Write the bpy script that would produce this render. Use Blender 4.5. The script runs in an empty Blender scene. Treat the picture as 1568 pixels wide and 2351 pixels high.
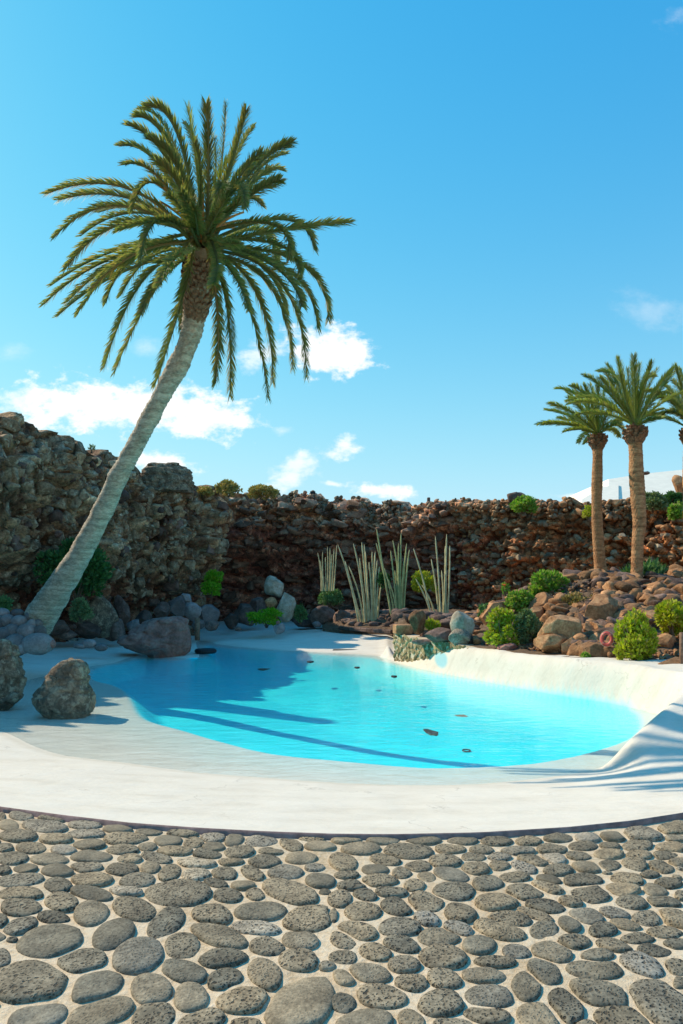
import bpy, math, random
import numpy as np
from math import radians, sin, cos, pi, sqrt

SC = bpy.context.scene
COL = SC.collection
rng = np.random.default_rng(7)
random.seed(7)

# ------------------------------------------------------------------ camera
F = 1567.0            # focal length in units of a 1568 x 2351 picture
HZ = 1370.0           # row of the horizon
CH = 1.65             # eye height
cam_data = bpy.data.cameras.new("camera")
cam = bpy.data.objects.new("camera", cam_data); COL.objects.link(cam)
cam.location = (0, 0, CH); cam.rotation_euler = (radians(90), 0, 0)
cam_data.sensor_fit = 'VERTICAL'; cam_data.sensor_height = 36.0
cam_data.lens = 36.0 * F / 2351.0
cam_data.shift_y = (HZ - 1175.5) / 2351.0
cam_data.clip_end = 3000
SC.camera = cam
SC.render.resolution_x = 683; SC.render.resolution_y = 1024

# ------------------------------------------------------------------ sun and sky
SUN_H = np.array([0.86, -0.50]); SUN_H = SUN_H / np.linalg.norm(SUN_H)   # way the light travels on the ground
SUN_EL = radians(41)
sun_d = bpy.data.lights.new("sun", 'SUN'); sun_d.energy = 3.65; sun_d.angle = radians(0.5)
sun_d.color = (1.0, 0.84, 0.62)
sun = bpy.data.objects.new("sun", sun_d); COL.objects.link(sun)
import mathutils
ldir = mathutils.Vector((SUN_H[0] * cos(SUN_EL), SUN_H[1] * cos(SUN_EL), -sin(SUN_EL)))
sun.rotation_euler = ldir.to_track_quat('-Z', 'Y').to_euler()
sun.location = (-20, 20, 30)

world = bpy.data.worlds.new("World"); SC.world = world; world.use_nodes = True
SKY_STRENGTH = 0.1
def build_world():
    nt = world.node_tree; N = nt.nodes; L = nt.links; N.clear()
    out = N.new('ShaderNodeOutputWorld'); bg = N.new('ShaderNodeBackground')
    sky = N.new('ShaderNodeTexSky'); sky.sky_type = 'NISHITA'; sky.sun_disc = False
    sky.sun_elevation = SUN_EL
    az = math.atan2(-SUN_H[0], -SUN_H[1])            # compass-style azimuth of the sun
    sky.sun_rotation = az
    sky.air_density = 1.0; sky.dust_density = 0.3; sky.ozone_density = 1.5; sky.altitude = 0
    ssep = N.new('ShaderNodeSeparateColor'); L.new(sky.outputs[0], ssep.inputs[0])
    hs = N.new('ShaderNodeCombineColor')
    tc = N.new('ShaderNodeTexCoord'); sp = N.new('ShaderNodeSeparateXYZ'); L.new(tc.outputs['Generated'], sp.inputs[0])
    def M(op, a, b=None, c=None, clamp=False):
        n = N.new('ShaderNodeMath'); n.operation = op; n.use_clamp = clamp
        for i, v in enumerate((a, b, c)):
            if v is None: continue
            if hasattr(v, 'links'): L.new(v, n.inputs[i])
            else: n.inputs[i].default_value = v
        return n.outputs[0]
    # film response of the photograph: per-channel tone curve of the daylight sky
    for i, (cap, gain, g) in enumerate(((4.2, .182, 2.0), (6.4, 1.74, .785), (9.0, 3.85, .335))):
        L.new(M('MULTIPLY', M('POWER', M('MINIMUM', ssep.outputs[i], cap), g), gain), hs.inputs[i])
    yy = M('MAXIMUM', sp.outputs['Y'], 0.02)
    u = M('DIVIDE', sp.outputs['X'], yy); v = M('DIVIDE', sp.outputs['Z'], yy)
    hz = M('MINIMUM', M('MULTIPLY', M('POWER', 2.718, M('MULTIPLY', M('MAXIMUM', sp.outputs['Z'], 0.0), -5.6)), 1.6), .8)
    hm = N.new('ShaderNodeMix'); hm.data_type = 'RGBA'; L.new(hz, hm.inputs[0]); L.new(hs.outputs[0], hm.inputs[6]); hm.inputs[7].default_value = (4.0, 5.9, 6.9, 1)
    front = M('GREATER_THAN', sp.outputs['Y'], 0.05)
    cmb = N.new('ShaderNodeCombineXYZ'); L.new(u, cmb.inputs[0]); L.new(M('MULTIPLY', v, 1.5), cmb.inputs[1])
    def noise(scale, detail, rough):
        n = N.new('ShaderNodeTexNoise'); n.inputs['Scale'].default_value = scale
        n.inputs['Detail'].default_value = detail; n.inputs['Roughness'].default_value = rough
        L.new(cmb.outputs[0], n.inputs['Vector']); return n.outputs['Fac']
    n1 = noise(9.0, 8, 0.62); n2 = noise(26.0, 6, 0.6)
    def tri(n0, n3, k0, k1):                          # combined noise centred on zero
        return M('ADD', M('MULTIPLY', M('SUBTRACT', n0, 0.5), k0), M('MULTIPLY', M('SUBTRACT', n3, 0.5), k1))
    n4 = noise(60.0, 5, 0.65)
    turb = M('ADD', tri(n1, n2, 3.4, 2.6), M('MULTIPLY', M('SUBTRACT', n4, 0.5), 1.3))
    # cloud banks: centre, half width, half height, tilt, softness, strength
    banks = [(200, 925, 200, 80, -.03, 1.0, 1.0), (345, 935, 260, 70, -.12, 1.0, 1.0), (480, 958, 135, 34, -.12, 1.0, 0.95), (90, 915, 110, 45, 0.1, .8, .8),
             (765, 805, 120, 78, -.12, 1.0, 1.0), (600, 815, 75, 45, .2, .7, .7), (370, 1066, 110, 36, -.1, 1.0, .95),
             (680, 1085, 70, 55, .5, .7, .75), (775, 1033, 56, 32, .3, .8, .9), (880, 1127, 95, 22, -.12, 1.0, .95),
             (765, 1112, 36, 8, -.1, .7, .7), (1310, 1140, 60, 9, -.05, .6, .5), (650, 990, 30, 14, 0, .5, .5),
             (1500, 715, 110, 55, -.3, .4, .24), (1550, 40, 60, 40, .2, .4, .35), (340, 800, 60, 30, 0, .4, .35), (30, 810, 60, 25, 0, .35, .3)]
    tot = None
    for (cx, cy, w, h, tilt, hard, stg) in banks:
        cu = (cx - 784) / F; cv = (HZ - cy) / F
        du = M('SUBTRACT', u, cu); dv = M('SUBTRACT', v, cv)
        dv = M('SUBTRACT', dv, M('MULTIPLY', du, tilt))
        du = M('DIVIDE', du, w / F); dv = M('DIVIDE', dv, h / F)
        r = M('SQRT', M('ADD', M('MULTIPLY', du, du), M('MULTIPLY', dv, dv)))
        e = M('ADD', M('SUBTRACT', 1.0, r), M('MULTIPLY', turb, 0.62))
        mr = N.new('ShaderNodeMapRange'); mr.interpolation_type = 'SMOOTHSTEP'
        L.new(e, mr.inputs[0]); mr.inputs[1].default_value = 0.0; mr.inputs[2].default_value = 0.6 / hard
        m = M('MULTIPLY', mr.outputs[0], stg)
        tot = m if tot is None else M('MAXIMUM', tot, m)
    tot = M('MULTIPLY', tot, front)
    # thin veil over the lower left
    cl = N.new('ShaderNodeMix'); cl.data_type = 'RGBA'
    L.new(M('MULTIPLY', tot, 0.93), cl.inputs[0]); L.new(hm.outputs[2], cl.inputs[6])
    shade = N.new('ShaderNodeMix'); shade.data_type = 'RGBA'
    L.new(M('ADD', M('MULTIPLY', n2, 1.0), 0.05, clamp=True), shade.inputs[0])
    shade.inputs[6].default_value = (6.4, 6.9, 7.4, 1); shade.inputs[7].default_value = (9.6, 9.2, 8.7, 1)
    L.new(shade.outputs[2], cl.inputs[7])
    L.new(cl.outputs[2], bg.inputs[0]); bg.inputs[1].default_value = SKY_STRENGTH
    L.new(bg.outputs[0], out.inputs[0])
build_world()
SC.view_settings.view_transform = 'Standard'; SC.view_settings.look = 'None'
SC.view_settings.exposure = 0.5; SC.view_settings.gamma = 1.0
SC.view_settings.use_curve_mapping = False
SC.cycles.max_bounces = 8; SC.cycles.diffuse_bounces = 4; SC.cycles.glossy_bounces = 4
SC.cycles.transparent_max_bounces = 16; SC.cycles.caustics_reflective = False; SC.cycles.caustics_refractive = False
SC.cycles.use_denoising = True

# ------------------------------------------------------------------ helpers
def P(px, py, d):
    return np.array([(px - 784) / F * d, d, CH + (HZ - py) / F * d])
def G(px, py, z):
    d = (CH - z) * F / (py - HZ)
    return np.array([(px - 784) / F * d, d, z])
def smooth(a, b, x):
    t = np.clip((x - a) / (b - a), 0, 1); return t * t * (3 - 2 * t)

def hash3(ix, iy, iz, s=0):
    h = (ix.astype(np.int64) * 374761393 + iy.astype(np.int64) * 668265263 + iz.astype(np.int64) * 2147483647 + s * 974634777) & 0xffffffff
    h = ((h ^ (h >> 13)) * 1274126177) & 0xffffffff
    h = ((h ^ (h >> 16)) * 2246822519) & 0xffffffff
    h = h ^ (h >> 15)
    return (h & 0xffffff) / float(0x1000000)
def vnoise(p, s=0):
    i = np.floor(p); f = p - i; f = f * f * (3 - 2 * f); i = i.astype(np.int64)
    r = 0
    for dx in (0, 1):
        for dy in (0, 1):
            for dz in (0, 1):
                w = (f[..., 0] if dx else 1 - f[..., 0]) * (f[..., 1] if dy else 1 - f[..., 1]) * (f[..., 2] if dz else 1 - f[..., 2])
                r = r + w * hash3(i[..., 0] + dx, i[..., 1] + dy, i[..., 2] + dz, s)
    return r
def fbm(p, oct=4, s=0):
    r = 0; a = 0.5; t = 0
    for k in range(oct):
        r = r + a * vnoise(p * (2.03 ** k) + k * 17.3, s + k); t += a; a *= 0.5
    return r / t
def worley(p, s=0):
    i = np.floor(p).astype(np.int64)
    best = np.full(p.shape[:-1], 9.0); sec = np.full(p.shape[:-1], 9.0); cid = np.zeros(p.shape[:-1])
    for dx in (-1, 0, 1):
        for dy in (-1, 0, 1):
            for dz in (-1, 0, 1):
                c = i + np.array([dx, dy, dz])
                q = np.stack([c[..., k] + 0.15 + 0.7 * hash3(c[..., 0], c[..., 1], c[..., 2], s + 11 * k) for k in range(3)], -1)
                d = np.sqrt(((q - p) ** 2).sum(-1))
                idh = hash3(c[..., 0], c[..., 1], c[..., 2], s + 77)
                nb = d < best
                sec = np.where(nb, best, np.minimum(sec, d)); cid = np.where(nb, idh, cid); best = np.where(nb, d, best)
    return best, sec, cid

def make_mesh(name, verts, faces, smooth_shade=True, col=None, attrs=None):
    me = bpy.data.meshes.new(name)
    verts = np.asarray(verts, dtype=np.float32)
    if isinstance(faces, np.ndarray):
        k = faces.shape[1]; nf = len(faces)
        me.vertices.add(len(verts)); me.vertices.foreach_set('co', verts.ravel())
        me.loops.add(nf * k); me.loops.foreach_set('vertex_index', faces.astype(np.int32).ravel())
        me.polygons.add(nf)
        me.polygons.foreach_set('loop_start', np.arange(0, nf * k, k, dtype=np.int32))
        me.polygons.foreach_set('loop_total', np.full(nf, k, dtype=np.int32))
        me.update(calc_edges=True); me.validate()
    else:
        me.from_pydata(verts.tolist(), [], faces); me.update()
    if smooth_shade and len(me.polygons):
        me.polygons.foreach_set('use_smooth', np.ones(len(me.polygons), dtype=bool))
    if col is not None and len(me.vertices) == len(col):
        a = me.color_attributes.new('Col', 'FLOAT_COLOR', 'POINT')
        c = np.ones((len(col), 4), dtype=np.float32); c[:, :3] = col; a.data.foreach_set('color', c.ravel())
    if attrs:
        for kname, arr in attrs.items():
            a = me.attributes.new(kname, 'FLOAT', 'POINT'); a.data.foreach_set('value', np.asarray(arr, dtype=np.float32).ravel())
    return me
def tag(o, label=None, cat=None, group=None, kind=None):
    if label: o['label'] = label
    if cat: o['category'] = cat
    if group: o['group'] = group
    if kind: o['kind'] = kind
    return o
def obj(name, verts, faces, m, parent=None, origin=None, smooth_shade=True, col=None, attrs=None):
    """verts in world coordinates; a child is stored relative to its parent, a thing relative to origin"""
    verts = np.asarray(verts, dtype=np.float64)
    if parent is not None:
        base = np.array(parent['_w']) ; verts = verts - base
        me = make_mesh(name, verts, faces, smooth_shade, col, attrs)
        o = bpy.data.objects.new(name, me); COL.objects.link(o); o.parent = parent
        o['_w'] = [float(a) for a in base]
    else:
        base = np.zeros(3) if origin is None else np.asarray(origin, dtype=np.float64)
        me = make_mesh(name, verts - base, faces, smooth_shade, col, attrs)
        o = bpy.data.objects.new(name, me); COL.objects.link(o); o.location = base.tolist()
        o['_w'] = [float(a) for a in base]
    if m: me.materials.append(m)
    return o
def empty(name, loc):
    o = bpy.data.objects.new(name, None); COL.objects.link(o); o.location = [float(a) for a in loc]
    o['_w'] = [float(a) for a in loc]; o.empty_display_size = 0.2
    return o

class MB:
    def __init__(s): s.v = []; s.f = []; s.n = 0
    def add(s, v, f):
        v = np.asarray(v, float); s.v.append(v)
        s.f.extend([tuple(int(i) + s.n for i in q) for q in f]); s.n += len(v)
    def tube(s, pts, rad, seg=8, cap=True):
        pts = np.asarray(pts, float); n = len(pts); rad = np.broadcast_to(rad, (n,))
        t = np.gradient(pts, axis=0); t /= np.linalg.norm(t, axis=1, keepdims=True) + 1e-9
        a = np.array([0, 0, 1.0]) if abs(t[0][2]) < .9 else np.array([1.0, 0, 0])
        vs = []
        u = np.cross(t[0], a); u /= np.linalg.norm(u)
        for i in range(n):
            u = u - t[i] * np.dot(u, t[i]); u /= np.linalg.norm(u) + 1e-9
            w = np.cross(t[i], u)
            ang = np.arange(seg) * 2 * pi / seg
            vs.append(pts[i] + rad[i] * (np.cos(ang)[:, None] * u + np.sin(ang)[:, None] * w))
        vs = np.concatenate(vs); f = []
        for i in range(n - 1):
            for k in range(seg):
                f.append((i * seg + k, i * seg + (k + 1) % seg, (i + 1) * seg + (k + 1) % seg, (i + 1) * seg + k))
        if cap: f.append(tuple(range(seg))[::-1]); f.append(tuple((n - 1) * seg + k for k in range(seg)))
        s.add(vs, f)
    def box(s, c, sz, rz=0, bev=0.0):
        c = np.asarray(c, float); hx, hy, hz = np.asarray(sz, float) / 2
        b = bev
        if b <= 0:
            v = np.array([(x * hx, y * hy, z * hz) for z in (-1, 1) for (x, y) in ((-1, -1), (1, -1), (1, 1), (-1, 1))])
            f = [(3, 2, 1, 0), (4, 5, 6, 7), (0, 1, 5, 4), (1, 2, 6, 5), (2, 3, 7, 6), (3, 0, 4, 7)]
        else:
            rows = [(-hz, b), (-hz + b, 0), (hz - b, 0), (hz, b)]; v = []
            for z, ins in rows:
                X, Y = hx - ins, hy - ins
                v += [(-X, -Y, z), (X, -Y, z), (X, Y, z), (-X, Y, z)]
            v = np.array(v); f = [(3, 2, 1, 0), (12, 13, 14, 15)]
            for r in range(3):
                for k in range(4): f.append((r * 4 + k, r * 4 + (k + 1) % 4, r * 4 + 4 + (k + 1) % 4, r * 4 + 4 + k))
        R = np.array([[cos(rz), -sin(rz), 0], [sin(rz), cos(rz), 0], [0, 0, 1]])
        s.add(v @ R.T + c, f)
    def out(s): return np.concatenate(s.v), s.f

ZW = -0.35
# ------------------------------------------------------------------ materials
def new_mat(name):
    m = bpy.data.materials.new(name); m.use_nodes = True; nt = m.node_tree
    return m, nt.nodes, nt.links, nt.nodes['Principled BSDF']
def noise_node(N, L, vec, scale, detail=5, rough=0.55, dist=0):
    n = N.new('ShaderNodeTexNoise'); n.inputs['Scale'].default_value = scale; n.inputs['Detail'].default_value = detail
    n.inputs['Roughness'].default_value = rough; n.inputs['Distortion'].default_value = dist
    if vec is not None: L.new(vec, n.inputs['Vector'])
    return n.outputs['Fac']
def ramp(N, L, fac, stops):
    r = N.new('ShaderNodeValToRGB'); L.new(fac, r.inputs[0]); e = r.color_ramp.elements
    while len(e) < len(stops): e.new(0.5)
    for i, (p, c) in enumerate(stops):
        e[i].position = p; e[i].color = (c[0], c[1], c[2], 1) if hasattr(c, '__len__') else (c, c, c, 1)
    return r.outputs[0]
def mix(N, L, fac, a, b, mode='MIX'):
    n = N.new('ShaderNodeMix'); n.data_type = 'RGBA'; n.blend_type = mode
    for i, v in ((0, fac), (6, a), (7, b)):
        if hasattr(v, 'links'): L.new(v, n.inputs[i])
        elif i == 0: n.inputs[0].default_value = v
        else: n.inputs[i].default_value = (v[0], v[1], v[2], 1)
    return n.outputs[2]
def math_n(N, L, op, a, b=None, clamp=False):
    n = N.new('ShaderNodeMath'); n.operation = op; n.use_clamp = clamp
    for i, v in enumerate((a, b)):
        if v is None: continue
        if hasattr(v, 'links'): L.new(v, n.inputs[i])
        else: n.inputs[i].default_value = v
    return n.outputs[0]
def bump(N, L, h, strength, dist, normal=None):
    b = N.new('ShaderNodeBump'); b.inputs['Strength'].default_value = strength; b.inputs['Distance'].default_value = dist
    L.new(h, b.inputs['Height'])
    if normal is not None: L.new(normal, b.inputs['Normal'])
    return b.outputs[0]
def geo_pos(N): return N.new('ShaderNodeNewGeometry').outputs['Position']
def rand_id(N, L):
    a = N.new('ShaderNodeObjectInfo').outputs['Random']; b = N.new('ShaderNodeNewGeometry').outputs['Random Per Island']
    return math_n(N, L, 'FRACT', math_n(N, L, 'ADD', a, math_n(N, L, 'MULTIPLY', b, 7.31)))

def rock_mat(name, c_dark, c_mid, c_light, scale=3.0, bstr=0.6, bdist=0.05, vcol=False, lichen=None, pits=0.0, island=False, rough=0.9, tint=0.5):
    m, N, L, B = new_mat(name)
    pos = geo_pos(N)
    n1 = noise_node(N, L, pos, scale, 7, 0.62, 0.3); n2 = noise_node(N, L, pos, scale * 5.3, 5, 0.65)
    f = math_n(N, L, 'ADD', math_n(N, L, 'MULTIPLY', n1, 0.6), math_n(N, L, 'MULTIPLY', n2, 0.4))
    c = ramp(N, L, f, [(0.32, c_dark), (0.5, c_mid), (0.68, c_light)])
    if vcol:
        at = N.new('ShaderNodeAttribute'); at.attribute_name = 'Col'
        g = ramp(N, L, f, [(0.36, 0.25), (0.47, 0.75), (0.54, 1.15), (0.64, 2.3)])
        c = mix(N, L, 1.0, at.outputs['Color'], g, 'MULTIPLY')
    if island:
        rid = rand_id(N, L)
        k = ramp(N, L, rid, [(0, 0.5), (0.35, 0.85), (0.7, 1.1), (1.0, 1.5)])
        c = mix(N, L, 1.0, c, k, 'MULTIPLY')
    if lichen:
        nl = noise_node(N, L, pos, scale * 2.1, 6, 0.7)
        msk = ramp(N, L, nl, [(0.54, 0), (0.62, 1)])
        c = mix(N, L, math_n(N, L, 'MULTIPLY', msk, 0.75), c, lichen)
    h = f
    if pits > 0:
        v = N.new('ShaderNodeTexVoronoi'); v.inputs['Scale'].default_value = pits; L.new(pos, v.inputs['Vector'])
        pm = ramp(N, L, v.outputs['Distance'], [(0.18, 0.0), (0.36, 1.0)])
        c = mix(N, L, 1.0, c, ramp(N, L, v.outputs['Distance'], [(0.15, 0.35), (0.34, 1.0)]), 'MULTIPLY')
        h = math_n(N, L, 'ADD', f, math_n(N, L, 'MULTIPLY', pm, 0.7))
    L.new(c, B.inputs['Base Color']); B.inputs['Roughness'].default_value = rough
    B.inputs['Specular IOR Level'].default_value = 0.25
    L.new(bump(N, L, h, bstr, bdist), B.inputs['Normal'])
    return m

M_cliff = rock_mat('cliff_rock', (0,0,0), (0,0,0), (0,0,0), scale=2.6, bstr=0.9, bdist=0.16, vcol=True)
M_stone_orange = rock_mat('rubble_stone', (.11,.05,.024), (.32,.16,.075), (.58,.33,.17), scale=4, bstr=0.7, bdist=0.05, island=True)
M_stone_grey = rock_mat('rim_stone', (.11,.08,.055), (.24,.18,.12), (.42,.33,.22), scale=4, bstr=0.7, bdist=0.05, island=True)
M_block = rock_mat('cliff_block', (.055,.035,.022), (.24,.16,.095), (.54,.40,.25), scale=2.4, bstr=0.9, bdist=0.08, island=True, lichen=(.5,.43,.31))
M_block_far = rock_mat('cave_block', (.085,.05,.036), (.24,.14,.095), (.46,.29,.19), scale=2.4, bstr=0.9, bdist=0.08, island=True)
M_stone_dark = rock_mat('dark_rock', (.06,.04,.032), (.15,.095,.075), (.28,.19,.155), scale=4, bstr=0.8, bdist=0.06, island=True)
M_stone_slate = rock_mat('slate_rock', (.12,.095,.09), (.22,.18,.17), (.34,.29,.27), scale=3, bstr=0.45, bdist=0.03, island=True)
M_stone_red = rock_mat('reddish_boulder', (.15,.065,.05), (.31,.15,.12), (.42,.26,.21), scale=2.2, bstr=0.7, bdist=0.05)
M_stone_pale = rock_mat('pale_rock', (.2,.15,.1), (.42,.35,.26), (.62,.56,.46), scale=3.5, bstr=0.8, bdist=0.06)
M_lava = rock_mat('lava_rock', (.045,.033,.025), (.19,.14,.095), (.46,.36,.24), scale=3.6, bstr=1.0, bdist=0.09, lichen=(.48,.4,.28))
M_stone_green = rock_mat('green_grey_boulder', (.13,.10,.075), (.33,.27,.2), (.6,.51,.4), scale=4.5, bstr=0.7, bdist=0.04, pits=30)
M_mosaic = rock_mat('masonry_stone', (.10,.07,.03), (.30,.22,.11), (.6,.47,.27), scale=6, bstr=0.5, bdist=0.02, island=True)
M_earth = rock_mat('garden_earth', (.07,.045,.03), (.15,.095,.06), (.25,.17,.11), scale=5, bstr=0.8, bdist=0.08)
M_desert = rock_mat('dry_ground', (.12,.09,.06), (.22,.17,.11), (.34,.27,.18), scale=.6, bstr=0.6, bdist=0.2)

def cobble_mat():
    m, N, L, B = new_mat('cobble_stone')
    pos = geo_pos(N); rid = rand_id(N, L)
    base = ramp(N, L, rid, [(0.0, (.11,.098,.072)), (0.2, (.17,.153,.114)), (0.4, (.26,.21,.14)), (0.56, (.14,.128,.096)), (0.74, (.30,.235,.15)), (0.88, (.19,.172,.132)), (0.96, (.30,.27,.22)), (1.0, (.46,.38,.27))])
    n1 = noise_node(N, L, pos, 7, 5, 0.6); n2 = noise_node(N, L, pos, 60, 4, 0.6)
    g = ramp(N, L, math_n(N, L, 'ADD', math_n(N, L, 'MULTIPLY', n1, .5), math_n(N, L, 'MULTIPLY', n2, .5)), [(0.36, .5), (0.5, 1.0), (0.63, 1.65)])
    c = mix(N, L, 1.0, base, g, 'MULTIPLY')
    sy = N.new('ShaderNodeSeparateXYZ'); L.new(pos, sy.inputs[0])
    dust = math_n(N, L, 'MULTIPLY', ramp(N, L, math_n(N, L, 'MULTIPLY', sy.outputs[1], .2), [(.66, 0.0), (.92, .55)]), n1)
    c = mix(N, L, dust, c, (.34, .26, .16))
    # gas holes of vesicular basalt
    rid2 = math_n(N, L, 'FRACT', math_n(N, L, 'MULTIPLY', rid, 13.7))
    def holes(scale, r0, r1):
        mp = N.new('ShaderNodeMapping'); mp.inputs['Scale'].default_value = (1, 1, 1); L.new(pos, mp.inputs[0])
        wob = N.new('ShaderNodeTexNoise'); wob.inputs['Scale'].default_value = scale * .6; L.new(pos, wob.inputs['Vector'])
        ad = N.new('ShaderNodeVectorMath'); ad.operation = 'MULTIPLY_ADD'; L.new(wob.outputs['Color'], ad.inputs[0])
        ad.inputs[1].default_value = (.9 / scale,) * 3; L.new(mp.outputs[0], ad.inputs[2])
        v = N.new('ShaderNodeTexVoronoi'); v.inputs['Scale'].default_value = scale; v.inputs['Randomness'].default_value = 1; L.new(ad.outputs[0], v.inputs['Vector'])
        return ramp(N, L, v.outputs['Distance'], [(r0, 0.0), (r1, 1.0)])
    h1 = holes(33, .2, .33); h2 = holes(72, .2, .38)
    patch = noise_node(N, L, pos, 16, 3, .5)
    amt = math_n(N, L, 'MULTIPLY', ramp(N, L, rid2, [(0.08, 0.0), (0.4, .8), (1.0, 1.0)]), ramp(N, L, patch, [(0.36, .15), (0.52, 1.0)]))
    inv = lambda x: math_n(N, L, 'SUBTRACT', 1.0, x)
    d1 = math_n(N, L, 'MULTIPLY', inv(h1), amt)
    d2 = math_n(N, L, 'MULTIPLY', inv(h2), math_n(N, L, 'MULTIPLY', ramp(N, L, rid2, [(0.05, 0.15), (0.5, .7)]), 1.0))
    dd = math_n(N, L, 'MAXIMUM', d1, d2)
    c = mix(N, L, math_n(N, L, 'MULTIPLY', dd, .92), c, (.016, .015, .013))
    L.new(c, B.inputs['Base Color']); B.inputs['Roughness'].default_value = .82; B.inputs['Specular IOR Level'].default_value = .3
    hh = math_n(N, L, 'SUBTRACT', math_n(N, L, 'MULTIPLY', n2, .25), dd)
    L.new(bump(N, L, hh, 1.0, .008), B.inputs['Normal'])
    return m
M_cobble = cobble_mat()

def mortar_mat():
    m, N, L, B = new_mat('sandy_mortar')
    pos = geo_pos(N)
    n1 = noise_node(N, L, pos, 2.0, 6, 0.6); n2 = noise_node(N, L, pos, 30, 5, 0.7)
    c = ramp(N, L, math_n(N, L, 'ADD', math_n(N, L, 'MULTIPLY', n1, .5), math_n(N, L, 'MULTIPLY', n2, .5)), [(0.36, (.44,.32,.19)), (0.5, (.64,.50,.34)), (0.64, (.74,.62,.46))])
    L.new(c, B.inputs['Base Color']); B.inputs['Roughness'].default_value = .95
    L.new(bump(N, L, n2, .9, .012), B.inputs['Normal'])
    return m
M_mortar = mortar_mat()

def plaster_mat():
    m, N, L, B = new_mat('white_plaster')
    pos = geo_pos(N)
    mp = N.new('ShaderNodeMapping'); mp.inputs['Rotation'].default_value = (0, 0, .35); mp.inputs['Scale'].default_value = (1, 3.5, 1); L.new(pos, mp.inputs[0])
    n1 = noise_node(N, L, mp.outputs[0], .9, 6, 0.6, .4); n2 = noise_node(N, L, mp.outputs[0], 7, 5, 0.65); n3 = noise_node(N, L, pos, 2.3, 6, .6)
    f = math_n(N, L, 'ADD', math_n(N, L, 'MULTIPLY', n1, .5), math_n(N, L, 'ADD', math_n(N, L, 'MULTIPLY', n2, .2), math_n(N, L, 'MULTIPLY', n3, .3)))
    c = ramp(N, L, f, [(0.34, (.62,.555,.46)), (0.48, (.71,.65,.555)), (0.62, (.75,.695,.605))])
    vc = N.new('ShaderNodeTexVoronoi'); vc.feature = 'DISTANCE_TO_EDGE'; vc.inputs['Scale'].default_value = .55
    wv = N.new('ShaderNodeVectorMath'); wv.operation = 'MULTIPLY_ADD'; wn = N.new('ShaderNodeTexNoise'); wn.inputs['Scale'].default_value = 1.7; wn.inputs['Detail'].default_value = 6; L.new(pos, wn.inputs['Vector'])
    L.new(wn.outputs['Color'], wv.inputs[0]); wv.inputs[1].default_value = (1.3, 1.3, 1.3); L.new(pos, wv.inputs[2]); L.new(wv.outputs[0], vc.inputs['Vector'])
    crk = math_n(N, L, 'MULTIPLY', ramp(N, L, vc.outputs['Distance'], [(0.0, 1.0), (0.006, 0.0)]), ramp(N, L, n3, [(.48, 0.0), (.6, .55)]))
    c = mix(N, L, crk, c, (.33, .28, .22))
    spk = noise_node(N, L, pos, 17, 6, .7)
    c = mix(N, L, ramp(N, L, spk, [(.66, 0.0), (.76, .35)]), c, (.38, .32, .24))
    sx = N.new('ShaderNodeSeparateXYZ'); L.new(pos, sx.inputs[0])
    wl = ramp(N, L, math_n(N, L, 'MULTIPLY', math_n(N, L, 'ABSOLUTE', math_n(N, L, 'SUBTRACT', math_n(N, L, 'ADD', sx.outputs[2], math_n(N, L, 'MULTIPLY', n2, .02)), ZW + .018)), 40.0), [(0.0, .30), (.6, 0.0)])
    c = mix(N, L, wl, c, (.42, .35, .24))
    a = N.new('ShaderNodeAttribute'); a.attribute_name = 'paint'
    nb = noise_node(N, L, pos, 1.1, 4, .5)
    blue = ramp(N, L, nb, [(0.35, (.003,.74,.84)), (0.6, (.01,.82,.89))])
    c = mix(N, L, a.outputs['Fac'], c, blue)
    w = N.new('ShaderNodeAttribute'); w.attribute_name = 'wet'
    c = mix(N, L, w.outputs['Fac'], c, (.40, .72, .76))
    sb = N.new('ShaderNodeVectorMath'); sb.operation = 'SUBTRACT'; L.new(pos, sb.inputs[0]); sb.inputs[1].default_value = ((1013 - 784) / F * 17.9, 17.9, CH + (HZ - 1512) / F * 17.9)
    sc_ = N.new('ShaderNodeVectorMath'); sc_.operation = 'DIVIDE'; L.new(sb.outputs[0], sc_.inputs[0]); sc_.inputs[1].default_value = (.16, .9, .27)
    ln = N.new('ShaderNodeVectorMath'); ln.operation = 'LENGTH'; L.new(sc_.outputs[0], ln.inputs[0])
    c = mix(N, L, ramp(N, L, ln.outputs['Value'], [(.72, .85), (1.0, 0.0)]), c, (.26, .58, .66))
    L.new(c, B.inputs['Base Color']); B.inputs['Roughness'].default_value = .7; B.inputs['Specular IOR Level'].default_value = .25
    h = math_n(N, L, 'ADD', math_n(N, L, 'MULTIPLY', n3, 1.0), math_n(N, L, 'MULTIPLY', n2, .3))
    L.new(bump(N, L, h, .45, .05), B.inputs['Normal'])
    return m
M_plaster = plaster_mat()
def plain_mat(name, c, rough=.7, var=.2, scale=8, bs=.3, bd=.01, spec=.3, metal=0):
    m, N, L, B = new_mat(name); pos = geo_pos(N)
    n = noise_node(N, L, pos, scale, 5, .6)
    c1 = [x * (1 - var) for x in c]; c2 = [min(1, x * (1 + var)) for x in c]
    L.new(ramp(N, L, n, [(.35, c1), (.65, c2)]), B.inputs['Base Color']); B.inputs['Roughness'].default_value = rough
    B.inputs['Specular IOR Level'].default_value = spec; B.inputs['Metallic'].default_value = metal
    L.new(bump(N, L, n, bs, bd), B.inputs['Normal']); return m
M_white = plain_mat('whitewash', (.88,.80,.68), .8, .05, 2)
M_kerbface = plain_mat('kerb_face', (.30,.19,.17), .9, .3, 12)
M_black = plain_mat('black_rubber', (.018,.018,.02), .6)
M_wood = plain_mat('weathered_wood', (.2,.12,.08), .8, .35, 14)
M_red = plain_mat('faded_red_plastic', (.62,.09,.07), .45, .15, 6, spec=.5)
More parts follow.
